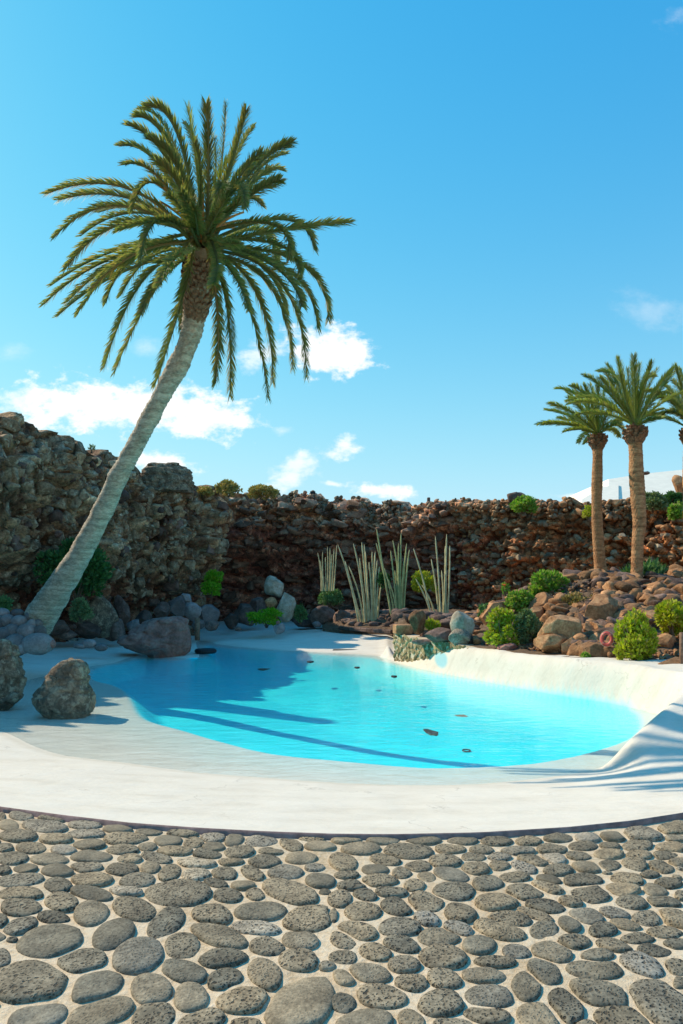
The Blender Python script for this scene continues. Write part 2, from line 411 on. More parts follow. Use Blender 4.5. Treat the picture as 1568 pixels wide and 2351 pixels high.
M_redwhite = plain_mat('pale_band', (.66,.2,.15), .5, .1, 6)
M_rope = plain_mat('rope', (.5,.4,.3), .9, .2, 30)
M_niche = plain_mat('pale_blue_plaster', (.34,.66,.72), .6, .12, 5)

def water_mat():
    m, N, L, B = new_mat('pool_water'); N.remove(B)
    out = N['Material Output']; pos = geo_pos(N)
    mp = N.new('ShaderNodeMapping'); mp.inputs['Scale'].default_value = (1, 2.2, 1); L.new(pos, mp.inputs[0])
    a = noise_node(N, L, mp.outputs[0], 2.4, 3, .5, .3); b = noise_node(N, L, mp.outputs[0], 11, 3, .6)
    h = math_n(N, L, 'ADD', a, math_n(N, L, 'MULTIPLY', b, .3))
    nm = bump(N, L, h, .42, .03)
    gl = N.new('ShaderNodeBsdfGlossy'); gl.inputs['Roughness'].default_value = .04; L.new(nm, gl.inputs['Normal'])
    gl.inputs['Color'].default_value = (1, 1, 1, 1)
    tr = N.new('ShaderNodeBsdfTransparent'); tr.inputs['Color'].default_value = (.955, .995, 1.0, 1)
    fr = N.new('ShaderNodeFresnel'); bf = N.new('ShaderNodeNewGeometry').outputs['Backfacing']; L.new(math_n(N, L, 'ADD', 1.22, math_n(N, L, 'MULTIPLY', bf, 1 / 1.22 - 1.22)), fr.inputs['IOR']); L.new(nm, fr.inputs['Normal'])
    mx = N.new('ShaderNodeMixShader'); L.new(fr.outputs[0], mx.inputs[0]); L.new(tr.outputs[0], mx.inputs[1]); L.new(gl.outputs[0], mx.inputs[2])
    L.new(mx.outputs[0], out.inputs['Surface'])
    return m
M_water = water_mat()

def leaf_mat(name, cols, trans=.35, rough=.6):
    m, N, L, B = new_mat(name)
    rid = rand_id(N, L); k = len(cols)
    c = ramp(N, L, rid, [(i / max(1, k - 1), cc) for i, cc in enumerate(cols)])
    L.new(c, B.inputs['Base Color']); B.inputs['Roughness'].default_value = rough; B.inputs['Specular IOR Level'].default_value = .3
    t = N.new('ShaderNodeBsdfTranslucent'); L.new(mix(N, L, 1.0, c, (1.2, 1.3, .6), 'MULTIPLY'), t.inputs['Color'])
    mx = N.new('ShaderNodeMixShader'); mx.inputs[0].default_value = trans
    L.new(B.outputs[0], mx.inputs[1]); L.new(t.outputs[0], mx.inputs[2]); L.new(mx.outputs[0], N['Material Output'].inputs['Surface'])
    return m
M_frond = leaf_mat('palm_leaflets', [(.15,.19,.07), (.22,.26,.09), (.32,.29,.11), (.19,.23,.10), (.46,.31,.13)], .5)
M_frond2 = leaf_mat('palm_leaflets_green', [(.18,.25,.055), (.28,.35,.075), (.38,.41,.1), (.24,.28,.09), (.42,.34,.12)], .3)
M_rachis = plain_mat('frond_stalk', (.5,.42,.16), .6, .2, 5)
M_stalk = plain_mat('orange_stalk', (.5,.24,.06), .6, .25, 9)
M_boot = plain_mat('leaf_base', (.23,.12,.065), .9, .45, 14, .5, .02)
LEAF = {
 'dark':   leaf_mat('dark_leaves', [(.035,.10,.03), (.055,.15,.04), (.09,.2,.05)], .25),
 'vivid':  leaf_mat('vivid_leaves', [(.09,.30,.01), (.16,.42,.015), (.22,.5,.02), (.3,.38,.06)], .35),
 'bright': leaf_mat('bright_leaves', [(.10,.27,.02), (.18,.36,.045), (.28,.42,.06), (.33,.3,.12)], .35),
 'yellow': leaf_mat('yellow_green_leaves', [(.3,.36,.015), (.44,.5,.02), (.56,.56,.04), (.36,.38,.05), (.4,.3,.12)], .35),
 'lemon':  leaf_mat('lemon_leaves', [(.28,.33,.02), (.4,.43,.03), (.48,.48,.06)], .35),
 'grey':   leaf_mat('grey_green_leaves', [(.11,.16,.07), (.17,.23,.1), (.25,.3,.14)], .25),
 'blue':   leaf_mat('blue_green_leaves', [(.07,.16,.06), (.12,.24,.09), (.2,.33,.13)], .25),
 'tan':    leaf_mat('dry_flowering_leaves', [(.3,.2,.07), (.42,.3,.13), (.2,.2,.06), (.35,.27,.12)], .25),
 'ochre':  leaf_mat('ochre_scrub', [(.42,.26,.08), (.52,.36,.11), (.3,.26,.08), (.42,.38,.12)], .2),
}
M_stem = plain_mat('bush_stem', (.16,.11,.07), .85, .3, 20)
M_orange = plain_mat('orange_petals', (.8,.16,.02), .6)
M_cactus = plain_mat('candelabra_cactus_skin', (.40,.42,.19), .7, .3, 4, .4, .01)
M_cactus_pale = plain_mat('pale_cactus_skin', (.55,.50,.28), .7, .25, 4, .4, .01)

# ------------------------------------------------------------------ pool outline
ZW = -0.35
Wpx = [(-120,1655),(0,1677),(77,1713),(154,1736),(287,1751),(436,1772),(615,1786),(803,1799),(1021,1803),(1175,1794),(1318,1776),(1400,1755),
       (1480,1715),(1530,1675),(1535,1655),(1508,1642),(1405,1618),(1277,1598),(1149,1574),(1072,1559),(970,1539),(905,1521),(880,1511),
       (854,1505),(760,1499),(640,1493),(511,1481),(485,1474),(466,1471),(452,1474),(455,1495),(457,1508),(445,1513),(380,1507),(333,1500),(307,1508),(256,1523),(200,1531),(128,1546),(51,1564),(-60,1585),(-150,1615)]
def dens(poly, step):
    out = []
    n = len(poly)
    for i in range(n):
        p0, p1, p2, p3 = poly[(i - 1) % n], poly[i], poly[(i + 1) % n], poly[(i + 2) % n]
        k = max(1, int(np.linalg.norm(p2 - p1) / step))
        for j in range(k):
            t = j / k
            out.append(0.5 * ((2 * p1) + (-p0 + p2) * t + (2 * p0 - 5 * p1 + 4 * p2 - p3) * t * t + (-p0 + 3 * p1 - 3 * p2 + p3) * t ** 3))
    return np.array(out)
Wc = np.array([G(x, y, ZW)[:2] for x, y in Wpx])
# kind of shore at each control point: 0 near apron, 1 raised wall, 2 beach
Wk = np.zeros(len(Wpx)); 
for i, (x, y) in enumerate(Wpx):
    if i < 11: Wk[i] = 0
    elif i < 23: Wk[i] = 1
    else: Wk[i] = 2
Wd = dens(np.column_stack([Wc, Wk, Wk]).astype(float), 0.35)
Wkd = Wd[:, 2]; Wd = Wd[:, :2]
kid = np.array([Wk[np.argmin(((Wc - p) ** 2).sum(1))] for p in Wd])
Tpx = [(292,1605),(307,1636),(333,1654),(400,1672),(487,1697),(615,1728),(800,1747),(970,1761),(1098,1763),(1226,1759),(1328,1745),(1420,1722),
       (1480,1690),(1475,1648),(1405,1628),(1277,1607),(1149,1583),(1072,1568),(970,1547),(890,1525),(850,1513),(760,1507),(640,1499),(520,1490),(480,1484),(462,1492),(470,1512),(400,1520),(333,1514),(270,1528),(212,1540),(200,1556),(255,1572),(280,1588)]
Td = dens(np.array([G(x, y, -0.45)[:2] for x, y in Tpx]), 0.35)
def sdf(poly, X):
    """signed distance, positive inside"""
    a = poly; b = np.roll(poly, -1, 0)
    best = np.full(len(X), 1e9); inside = np.zeros(len(X), bool)
    for p, q in zip(a, b):
        e = q - p; w = X - p
        t = np.clip((w @ e) / (e @ e + 1e-12), 0, 1)
        d = np.sqrt(((w - t[:, None] * e) ** 2).sum(1)); best = np.minimum(best, d)
        c = (p[1] > X[:, 1]) != (q[1] > X[:, 1])
        xx = (q[0] - p[0]) * (X[:, 1] - p[1]) / (q[1] - p[1] + 1e-12) + p[0]
        inside ^= c & (X[:, 0] < xx)
    return np.where(inside, best, -best)
# cobble edge
Epx = [(-60,1838),(0,1848),(150,1868),(300,1885),(450,1896),(600,1904),(764,1910),(900,1911),(1100,1907),(1300,1895),(1450,1880),(1568,1862),(1640,1848)]
Ew = np.array([G(x, y, 0.05)[:2] for x, y in Epx])
def E(x):
    x = np.asarray(x, float)
    y = np.interp(x, Ew[:, 0], Ew[:, 1])
    l = Ew[0]; r = Ew[-1]
    y = np.where(x < l[0], l[1] + (l[0] - x) * .24 - .004 * (l[0] - x) ** 2, y)
    y = np.where(x > r[0], r[1] + (x - r[0]) * .24 - .004 * (x - r[0]) ** 2, y)
    return y
RIM = 0.385
def plaster_height(X):
    s = -sdf(Wd, X)                      # positive outside the pool
    sT = sdf(Td, X)
    e = np.maximum(X[:, 1] - E(X[:, 0]), 0)
    wsum = np.zeros((len(X), 3))
    for p, k in zip(Wd, kid):
        d2 = ((X - p) ** 2).sum(1); wsum[:, int(k)] += 1 / (d2 + .02) ** 2.2
    w = wsum / wsum.sum(1, keepdims=True)
    so = np.maximum(s, 0)
    t = so / (so + e + 1e-6)
    z0 = ZW + .385 * t
    pxa = 784 + X[:, 0] / np.maximum(X[:, 1], .1) * F
    rim = np.interp(pxa, [868, 888, 902, 940, 985, 1030, 1070, 1700], [.05, .42, -.22, -.08, .12, .34, .385, .40])
    zw = ZW + (rim - ZW) * np.where(w[:, 0] > 0, smooth(-.06, 1, so / (.42 + .4 * smooth(.25, .9, w[:, 0]))), 0)
    ke = smooth(0.0, 4.0, e)
    zw = z0 * (1 - ke) + zw * ke
    z2 = ZW + .055 * so
    z2 = np.minimum(z2, .15 + .004 * so)
    out = w[:, 0] * z0 + w[:, 1] * zw + w[:, 2] * z2
    si = np.maximum(-s, 0)
    ins = ZW - np.minimum(.10 * si, .12) - .42 * smooth(0, .7, sT) - .25 * smooth(1.0, 5.0, sT)
    near = smooth(.0, .5, so)
    # soft join across the waterline
    z = np.where(s > 0, out, ins)
    wl = np.where(s > 0, np.minimum(so * 1.0, 0) , 0)
    paint = np.maximum(smooth(-.02, .16, sT), .16 * smooth(-1.6, .1, sT) * (s < .02))
    return z, s, sT, paint, w, e

def build_plaster():
    xs = np.concatenate([np.arange(-17, -9, .2), np.arange(-9, 8, .075), np.arange(8, 16, .2)])
    g = [0.0]
    while g[-1] < 36: g.append(g[-1] + .045 + g[-1] * .0045)
    g = np.array(g)
    XX, GG = np.meshgrid(xs, g); YY = E(XX) + GG
    X = np.column_stack([XX.ravel(), YY.ravel()])
    z, s, sT, paint, w, e = plaster_height(X)
    p3 = np.column_stack([X, np.zeros(len(X))])
    und = (fbm(p3 * .9, 3, 5) - .5) * .06 + (fbm(p3 * 3.1, 3, 9) - .5) * .018
    amp = smooth(0.02, .6, e) * np.where(s > 0, 1, .5) * smooth(0, .8, np.abs(s) + .15)
    z = z + und * amp * (1 + 1.0 * w[:, 1]) * np.where(sT > .3, .25, 1) * (.3 + .7 * smooth(10, 13, X[:, 1]))
    V = np.column_stack([X, z])
    ny, nx = XX.shape; idx = np.arange(ny * nx).reshape(ny, nx)
    f = np.stack([idx[:-1, :-1], idx[:-1, 1:], idx[1:, 1:], idx[1:, :-1]], -1).reshape(-1, 4)
    # blue-stained scoop under the fountain
    npx = 784 + X[:, 0] / X[:, 1] * F; npy = HZ - (z - CH) / X[:, 1] * F
    wet = np.zeros(len(X))
    o = obj('pool_plaster', V, f, M_plaster, attrs={'paint': paint, 'wet': wet})
    tag(o, kind='structure')
    # kerb face towards the cobbles
    xx = np.arange(-17, 16, .12); n = len(xx); yy = E(xx)
    jag = (fbm(np.column_stack([xx * 6, xx * 0, xx * 0]), 3, 3) - .5) * .03
    top = np.column_stack([xx, yy, np.full(n, .0385)]); mid = np.column_stack([xx, yy - .012, np.full(n, .03)]); bot = np.column_stack([xx, yy - .022 + jag, np.full(n, -.03)])
    V = np.concatenate([top, mid, bot]); f = []
    for i in range(n - 1):
        f.append((i, n + i, n + i + 1, i + 1)); f.append((n + i, 2 * n + i, 2 * n + i + 1, n + i + 1))
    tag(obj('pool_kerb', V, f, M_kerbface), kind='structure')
build_plaster()

# water: sheet at ZW clipped to a generous outline of the pool
def build_water():
    c = Wd.mean(0)
    step = .22
    xs = np.arange(Wd[:, 0].min() - 1.0, Wd[:, 0].max() + 1.0, step); ys = np.arange(Wd[:, 1].min() - 1, Wd[:, 1].max() + 1, step)
    XX, YY = np.meshgrid(xs, ys); X = np.column_stack([XX.ravel(), YY.ravel()])
    keep = (sdf(Wd, X) > -.38).reshape(XX.shape)
    idx = np.arange(XX.size).reshape(XX.shape)
    q = keep[:-1, :-1] & keep[:-1, 1:] & keep[1:, 1:] & keep[1:, :-1]
    f = np.stack([idx[:-1, :-1], idx[:-1, 1:], idx[1:, 1:], idx[1:, :-1]], -1)[q]
    used = np.unique(f); remap = np.zeros(XX.size, int); remap[used] = np.arange(len(used))
    V = np.column_stack([X, np.full(len(X), ZW)])[used]
    o = obj('water', V, remap[f], M_water); tag(o, kind='structure')
build_water()

# ------------------------------------------------------------------ cobbled pavement
Z7 = """10,120,30,40 100,115,120,45 240,127,150,35,-3 385,155,160,40 530,175,140,38 670,187,120,32 820,197,150,28 955,212,115,48 1050,228,90,55,20 1170,232,150,45 1305,243,105,55,-10 1400,215,140,35
40,160,90,45 200,165,200,55,-5 385,198,165,38 80,207,175,50 250,220,150,42 565,222,200,48 755,228,130,50 865,237,95,42 960,258,110,38
25,260,70,40 140,258,135,50 285,268,115,42 400,243,145,48 550,270,145,42 660,253,80,38 785,273,165,42 930,287,135,45 1070,278,135,55 1215,275,120,35 1435,255,130,40
55,305,140,58 225,313,170,45 410,300,190,50 580,310,115,42 700,303,140,45,-10 885,325,175,50,-3 1030,322,115,38 1185,320,145,60 1350,305,140,48
15,358,70,38 115,350,110,38 260,362,150,48 385,343,140,42 550,352,140,58 675,350,90,52 760,367,110,65,25 880,380,130,55 1005,372,110,55 1130,370,110,50,-20 1280,368,160,62 1410,347,90,35
90,403,215,55,5 260,425,125,60 415,400,175,58 615,405,160,55,5 965,418,110,38,-10 1090,425,110,38 1435,405,135,60
90,465,205,60 275,497,150,80 410,463,185,55,-8 565,450,145,42,-5 800,463,290,112 1020,473,135,58 1145,465,90,55,-10 1298,455,260,100,-15
95,525,180,75 410,550,160,105,10 600,530,200,95,-15 745,592,185,105,30 950,555,185,95,-5 1170,540,235,85,3 1395,573,255,110,5
5,580,60,60 90,605,160,75,15 240,570,135,60 510,640,195,115,18 1145,615,225,62,-5 1345,670,165,80,-8 980,650,260,95,-18
225,677,295,135,10 620,740,230,145,10 815,695,155,110 1195,700,150,82,-5 1000,750,220,75,5 10,755,75,100
365,765,220,118,5 825,805,205,95,-10 1335,760,175,90 1185,813,160,125,-25
140,862,370,185 425,870,260,135,15 680,887,185,135 1010,842,150,85,15
855,925,155,130 1090,932,245,120,5 1375,940,390,220,20 455,990,300,125,15 170,1005,270,130,15 690,1010,200,120,15 905,1025,215,95,10 1100,1045,140,60"""
Z8 = """60,222,150,40 225,225,160,42 405,227,165,40 580,230,140,38 735,230,145,42 875,228,120,40 1010,217,135,35 1140,213,120,40,-5 1255,208,120,45,-5 1390,200,180,65,-5 1530,180,160,50 1540,215,110,35
125,265,180,50 340,275,225,70 525,265,140,45 665,268,110,42 830,273,160,38 980,265,140,45 1120,253,130,42 1240,250,95,42,-5 1365,250,140,48 1510,260,140,45,-5
45,320,130,80,-15 235,312,140,48,-8 505,320,140,60 630,303,110,38 745,298,110,38 895,313,145,48,-12 985,305,125,42,-10 1100,293,110,42,-5 1235,290,140,40 1370,293,120,38 1490,290,110,35
60,380,110,35 190,357,120,42 310,372,90,48 380,342,120,45 640,348,130,58,-5 745,340,90,42 855,345,120,45,-15 1010,358,140,45 1140,345,145,48,-8 1235,338,110,45 1350,335,120,52,-10 1470,345,120,50,-10 1550,325,100,40
210,405,165,48 420,390,85,45,-10 530,380,160,55,-10 695,417,140,62 810,388,140,42 970,400,120,35,-10 1120,405,180,60 1315,400,150,60,-10 1420,375,90,35 1500,418,130,42
85,425,135,42 260,457,150,42 365,425,95,50 540,450,185,85 860,455,170,65,-5 960,435,150,50,-15 1150,465,190,80,-5 1295,443,175,60 1445,447,110,52,-10
30,490,110,75 145,470,110,48,-10 285,520,150,75,-10 415,503,170,82,-5 735,500,190,80 950,518,180,55,-8 1070,497,120,52,-5 1340,505,150,55,-5 1480,500,160,55,-8 1560,470,60,40
135,545,165,80 570,545,150,85,-10 905,555,175,45,-20 0,565,60,80 420,575,115,55,-10 1135,560,155,65,-12 1260,548,140,50,-10 1410,573,145,60 1530,570,170,90,-25
110,625,180,75,-10 300,612,190,78,-3 560,617,135,55,-15 790,580,205,65,-5 745,625,240,80,-15 945,630,130,75,5 1060,598,110,65,-20 1310,600,145,45,-10 1210,625,130,55 1490,632,170,55
475,655,190,75 305,690,165,65,-12 45,670,120,75,-20 655,690,150,80 1080,677,150,65 1365,662,155,45 1540,687,130,45
190,720,145,75,-12 820,715,125,60,-5 980,722,185,85,-10 1260,695,170,60,-15 1440,715,160,60,-5 45,745,120,65
490,745,220,95,-3 320,775,145,75 1185,740,150,55 730,765,180,52,-3 945,805,165,110,-30 1540,790,130,70,-10
165,815,190,80,-10 500,840,155,90,-5 1175,800,265,85,-3 1390,790,230,110,-20 675,825,200,65,-3 40,840,120,80,-20
350,860,150,75,-8 865,875,140,140,-35 220,920,220,100,-3 700,920,230,105,-5 1195,905,290,110,-15 1550,865,80,70
485,950,210,115,5 1040,955,190,130,-45 1460,930,310,200,-38 35,945,140,120
920,1010,200,130,-10 690,1005,215,75,-10 1300,1020,270,95,-12 140,1030,260,100,5 350,1020,120,90,-30 540,1045,170,50 1130,1050,100,40"""
def build_cobbles():
    # each stone: centre (world), 2x2 matrix whose columns are the half axes on the ground
    st = []
    k = .5125
    for txt, ox in ((Z7, 0.0), (Z8, 764.6)):
        for tok in txt.split():
            a = [float(q) for q in tok.split(',')]
            if ox == 0.0 and a[0] > 1480: continue
            cx, cy = ox + a[0] * k, 1808 + a[1] * k
            ang = radians(a[4]) if len(a) > 4 else 0.0
            hw, hh = a[2] * k / 2, a[3] * k / 2
            c = G(cx, cy, .02)[:2]
            ax = []
            for (l, th) in ((hw, ang), (hh, ang + pi / 2)):
                q1 = G(cx + l * cos(th), cy - l * sin(th), .02)[:2]; q0 = G(cx - l * cos(th), cy + l * sin(th), .02)[:2]
                ax.append((q1 - q0) / 2)
            st.append((c, np.array(ax).T))
    def q(s, pts): # normalised radius of pts in stone s
        return np.sqrt((np.linalg.solve(s[1], (pts - s[0]).T) ** 2).sum(0))
    C = [s[0] for s in st]
    def try_add(c, A, lim=1.03):
        th = np.linspace(0, 2 * pi, 14, endpoint=False)
        pts = c + (np.stack([np.cos(th), np.sin(th)], 1) @ A.T)
        pts = np.vstack([pts, [c]])
        if (pts[:, 1] > E(pts[:, 0]) - .03).any(): return False
        R = max(np.linalg.norm(A[:, 0]), np.linalg.norm(A[:, 1]))
        Carr = np.array(C); near = np.where(((Carr - c) ** 2).sum(1) < (R + .32) ** 2)[0]
        for i in near:
            if (q(st[i], pts) < lim).any(): return False
            th2 = th; o = st[i][0] + (np.stack([np.cos(th2), np.sin(th2)], 1) @ st[i][1].T)
            if (q((c, A), o) < lim).any(): return False
        st.append((c, A)); C.append(c); return True
    r = np.random.default_rng(3)
    for (lo, hi, n) in ((.10, .15, 3000), (.075, .11, 5000), (.045, .075, 6000), (.028, .045, 5000)):
        for _ in range(n):
            y = r.uniform(1.2, 5.8); x = r.uniform(-3.6, 3.6)
            if abs(x) > y * .5 + .7: continue
            invw = abs(x) < y * .5 and y > 2.55
            a = r.uniform(lo, hi); b = a * r.uniform(.6, .9); th = r.uniform(-.7, .7)
            if invw and a > .07: continue
            A = np.array([[cos(th) * a, -sin(th) * b], [sin(th) * a, cos(th) * b]])
            try_add(np.array([x, y]), A)
    # outlines fitted against the neighbours
    Carr = np.array(C); meshes = []
    NS, NR = 22, 5
    for i, (c, A) in enumerate(st):
        th = np.arange(NS) * 2 * pi / NS
        pw = r.uniform(2.0, 2.7)
        rr = (np.abs(np.cos(th)) ** pw + np.abs(np.sin(th)) ** pw) ** (-1 / pw)
        for kf in (2, 3, 4): rr = rr * (1 + r.normal(0, .085 / (kf - 1)) * np.cos(kf * th + r.uniform(0, 6)))
        rr = rr * 1.0
        near = [j for j in np.where(((Carr - c) ** 2).sum(1) < .55 ** 2)[0] if j != i]
        for it in range(7):
            pts = c + (np.stack([rr * np.cos(th), rr * np.sin(th)], 1) @ A.T)
            bad = np.zeros(NS, bool)
            for j in near: bad |= q(st[j], pts) < 1.07
            bad |= pts[:, 1] > E(pts[:, 0]) - .02
            if not bad.any(): break
            rr = np.where(bad, rr * .94, rr)
            rr = .6 * rr + .2 * np.roll(rr, 1) + .2 * np.roll(rr, -1) if bad.any() else rr
        lim = np.full(NS, 1.05)
        for it in range(8):                                   # grow into the gaps so that the stones fit each other
            tr_ = rr * 1.03; pts = c + (np.stack([tr_ * np.cos(th), tr_ * np.sin(th)], 1) @ A.T)
            bad = tr_ > lim
            for j in near: bad |= q(st[j], pts) < 1.12 + .05 * (st[i][0][1] < 4.2)
            bad |= pts[:, 1] > E(pts[:, 0]) - .025
            rr = np.where(bad, rr, tr_)
        rr = .7 * rr + .15 * np.roll(rr, 1) + .15 * np.roll(rr, -1)
        size = sqrt(abs(np.linalg.det(A)))
        H = min(.026, .010 + size * .11) * r.uniform(.75, 1.2)
        flat = r.uniform(.35, .6)
        V = []
        tilt = r.normal(0, .04, 2)
        prof = [(1.0, -.02), (1.0, .12), (.965, .55), (.87, .84), (.62, .97), (.3, 1.0)]
        for (kr, kz) in prof:
            p2 = c + (np.stack([rr * kr * np.cos(th), rr * kr * np.sin(th)], 1) @ A.T)
            z = np.full(NS, kz * H) if kz >= 0 else np.full(NS, -.02)
            nz = (vnoise(np.column_stack([p2 * 14, np.full(NS, i * 3.1)]), 4) - .5) * .012
            z = z + nz * (kz > .3) + (p2 - c) @ tilt * (kz > .05)
            V.append(np.column_stack([p2, z]))
        V.append(np.array([[c[0], c[1], H + .001]])); V = np.concatenate(V)
        f = []
        nr = len(prof)
        for a_ in range(nr - 1):
            for k_ in range(NS):
                f.append((a_ * NS + k_, a_ * NS + (k_ + 1) % NS, (a_ + 1) * NS + (k_ + 1) % NS, (a_ + 1) * NS + k_))
        for k_ in range(NS): f.append(((nr - 1) * NS + k_, (nr - 1) * NS + (k_ + 1) % NS, nr * NS))
        inv = 1.0 if (abs(c[0]) < c[1] * .52 and c[1] > 2.5) else 0.0
        meshes.append((inv * (size * F / c[1]) ** 2 * CH / c[1] + 1e-4 * size, c, V, f))
    # bedding sheet
    xs = np.concatenate([[-60, -20], np.arange(-5, 5.01, .05), [20, 60]]); g = np.concatenate([-np.arange(0, 4.6, .05), [-8, -40]])
    XX, GG = np.meshgrid(xs, g); YY = E(np.clip(XX, -17, 16)) - .018 + GG
    p = np.column_stack([XX.ravel(), YY.ravel()]); ny, nx = XX.shape
    z = (fbm(np.column_stack([p * 7, np.zeros(len(p))]), 3, 2) - .5) * .022
    idx = np.arange(ny * nx).reshape(ny, nx)
    f = np.stack([idx[:-1, :-1], idx[1:, :-1], idx[1:, 1:], idx[:-1, 1:]], -1).reshape(-1, 4)
    pav = obj('pavement', np.column_stack([p, z]), f, M_mortar); tag(pav, kind='structure')
    meshes.sort(key=lambda t: -t[0])
    for (w, c, V, f) in meshes[:298]:
        o = bpy.data.objects.new('cobblestone', make_mesh('cobblestone', V - np.array([c[0], c[1], 0]), f)); COL.objects.link(o)
        o.parent = pav; o.location = (c[0], c[1], 0); o.data.materials.append(M_cobble)
    mb = MB()
    for (w, c, V, f) in meshes[298:]: mb.add(V, f)
    v, f = mb.out()
    o = obj('small_cobblestones', v, f, M_cobble, parent=pav); tag(o, kind='stuff')
build_cobbles()

# ------------------------------------------------------------------ rocks
def ico(sub):
    t = (1 + 5 ** .5) / 2
    v = [(-1,t,0),(1,t,0),(-1,-t,0),(1,-t,0),(0,-1,t),(0,1,t),(0,-1,-t),(0,1,-t),(t,0,-1),(t,0,1),(-t,0,-1),(-t,0,1)]
    f = [(0,11,5),(0,5,1),(0,1,7),(0,7,10),(0,10,11),(1,5,9),(5,11,4),(11,10,2),(10,7,6),(7,1,8),(3,9,4),(3,4,2),(3,2,6),(3,6,8),(3,8,9),(4,9,5),(2,4,11),(6,2,10),(8,6,7),(9,8,1)]
    v = [np.array(a) / np.linalg.norm(a) for a in v]
    for _ in range(sub):
        cache = {}; nf = []
        def mid(a, b):
            k = (min(a, b), max(a, b))
            if k not in cache:
                m = v[a] + v[b]; v.append(m / np.linalg.norm(m)); cache[k] = len(v) - 1
            return cache[k]
        for a, b, c in f:
            ab, bc, ca = mid(a, b), mid(b, c), mid(c, a); nf += [(a, ab, ca), (b, bc, ab), (c, ca, bc), (ab, bc, ca)]
        f = nf
    return np.array(v), np.array(f)
ICO = {s: ico(s) for s in (1, 2, 3, 4, 5)}
def rock_shape(sub, r, cuts=9, noise=.12, fr=1.6, depth=(.55, .95)):
    v, f = ICO[sub]; v = v.copy()
    for _ in range(cuts):
        n = r.normal(size=3); n /= np.linalg.norm(n); d = r.uniform(*depth)
        k = np.maximum(v @ n - d, 0); v -= k[:, None] * n
    o = r.uniform(0, 50, 3)
    if noise: v = v * (1 + noise * 2 * (fbm(v * fr + o, 3, 1) - .5))[:, None]
    v -= (v.max(0) + v.min(0)) / 2
    v /= (v.max(0) - v.min(0)) / 2
    return v, f
def rotz(v, a):
    c, s = cos(a), sin(a); return v @ np.array([[c, s, 0], [-s, c, 0], [0, 0, 1]])
def place_rock(px, py, w, h, d, mat, label, cat='boulder', name='boulder', sub=3, noise=.14, cuts=9, group=None, seed=None, depth=.8, smooth_shade=True, round_=False, sink=.06):
    """rock whose picture box is centred on (px, py)"""
    r = np.random.default_rng(seed if seed is not None else int(px * 31 + py * 17) % 99991)
    c = P(px, py, d); hw = w / 2 / F * d; hh = h / 2 / F * d
    v, f = rock_shape(sub, r, 0 if round_ else cuts, noise * (.5 if round_ else 1), 1.6)
    v = v * np.array([hw, hw * depth, hh * (1 + sink)]) + c - np.array([0, 0, hh * sink])
    base = c - np.array([0, 0, hh])
    o = obj(name, v, f, mat, origin=base, smooth_shade=smooth_shade)
    tag(o, label, cat, group); return o

ROCKLIB = {}
def rock_lib(key, n, sub, cuts, noise):
    r = np.random.default_rng(hash(key) % 1000 if isinstance(key, int) else len(key) * 7 + n)
    ROCKLIB[key] = [rock_shape(sub, r, cuts, noise, 1.5, (.4, .8)) for _ in range(n)]
rock_lib('rubble', 14, 2, 22, .1); rock_lib('chip', 10, 1, 12, .1)
def scatter_parts(parent, name, items, mats, keep=296, stuff_name=None):
    """items: (weight, pos, size(3), rotz, shape index, mat index); shared mesh data for the parts, one mesh per material for the rest"""
    items.sort(key=lambda t: -t[0])
    cache = {}
    pw = np.array(parent['_w'])
    for (w, p, s, rz, k, mi) in items[:keep]:
        key = (k, mi)
        if key not in cache:
            v, f = ROCKLIB['rubble'][k % 14]; me = make_mesh(name, v, f, False); me.materials.append(mats[mi]); cache[key] = me
        o = bpy.data.objects.new(name, cache[key]); COL.objects.link(o); o.parent = parent
        o.location = (np.array(p) - pw).tolist(); o.scale = [float(q) for q in s]; o.rotation_euler = (0.3 * sin(k * 3 + rz), 0.25 * cos(k + rz), rz)
    rest = items[keep:]
    for mi, m in enumerate(mats):
        mb = MB(); vs = []; fs = []; n = 0
        for (w, p, s, rz, k, mj) in rest:
            if mj != mi: continue
            v, f = ROCKLIB['chip'][k % 10]; v = rotz(v * np.array(s), rz) + np.array(p); vs.append(v); fs.append(f + n); n += len(v)
        if vs:
            o = obj(stuff_name or ('small_' + name), np.concatenate(vs), np.concatenate(fs), m, parent=parent, smooth_shade=False); tag(o, kind='stuff')

# ------------------------------------------------------------------ cliffs
#        x      y    ztop zfoot region(0 left,1 far,2 right)
CP = [(-24,-25, 9.0, 0, 0), (-19, -5, 8.6, 0, 0), (-16.5, 6, 8.2, 0, 0), (-14, 14, 8.0, -.1, 0), (-12.2, 20, 7.75, -.1, 0), (-11.0, 25, 7.7, -.1, 0), (-9.2, 29.5, 7.4, -.1, 0), (-6.9, 33.2, 7.0, -.1, .15),
      (-7.9, 37.6, 7.3, -.1, 1), (-5.5, 40.0, 7.65, 0, 1), (-2.5, 40.3, 7.75, 0, 1), (0.5, 39.6, 7.25, 0, 1), (2.2, 38.8, 6.85, .1, 1), (6, 36.3, 6.65, .3, 1.0), (9, 33.5, 6.35, .8, 1.7), (12.5, 30.5, 6.0, 1.4, 2), (16.5, 27.5, 5.9, 1.8, 2), (22, 22, 6.6, 1.9, 2), (27, 13, 6.8, 1.5, 2), (30, 0, 7, 0, 2), (32, -25, 7, 0, 2)]
CP = np.array(CP, float)
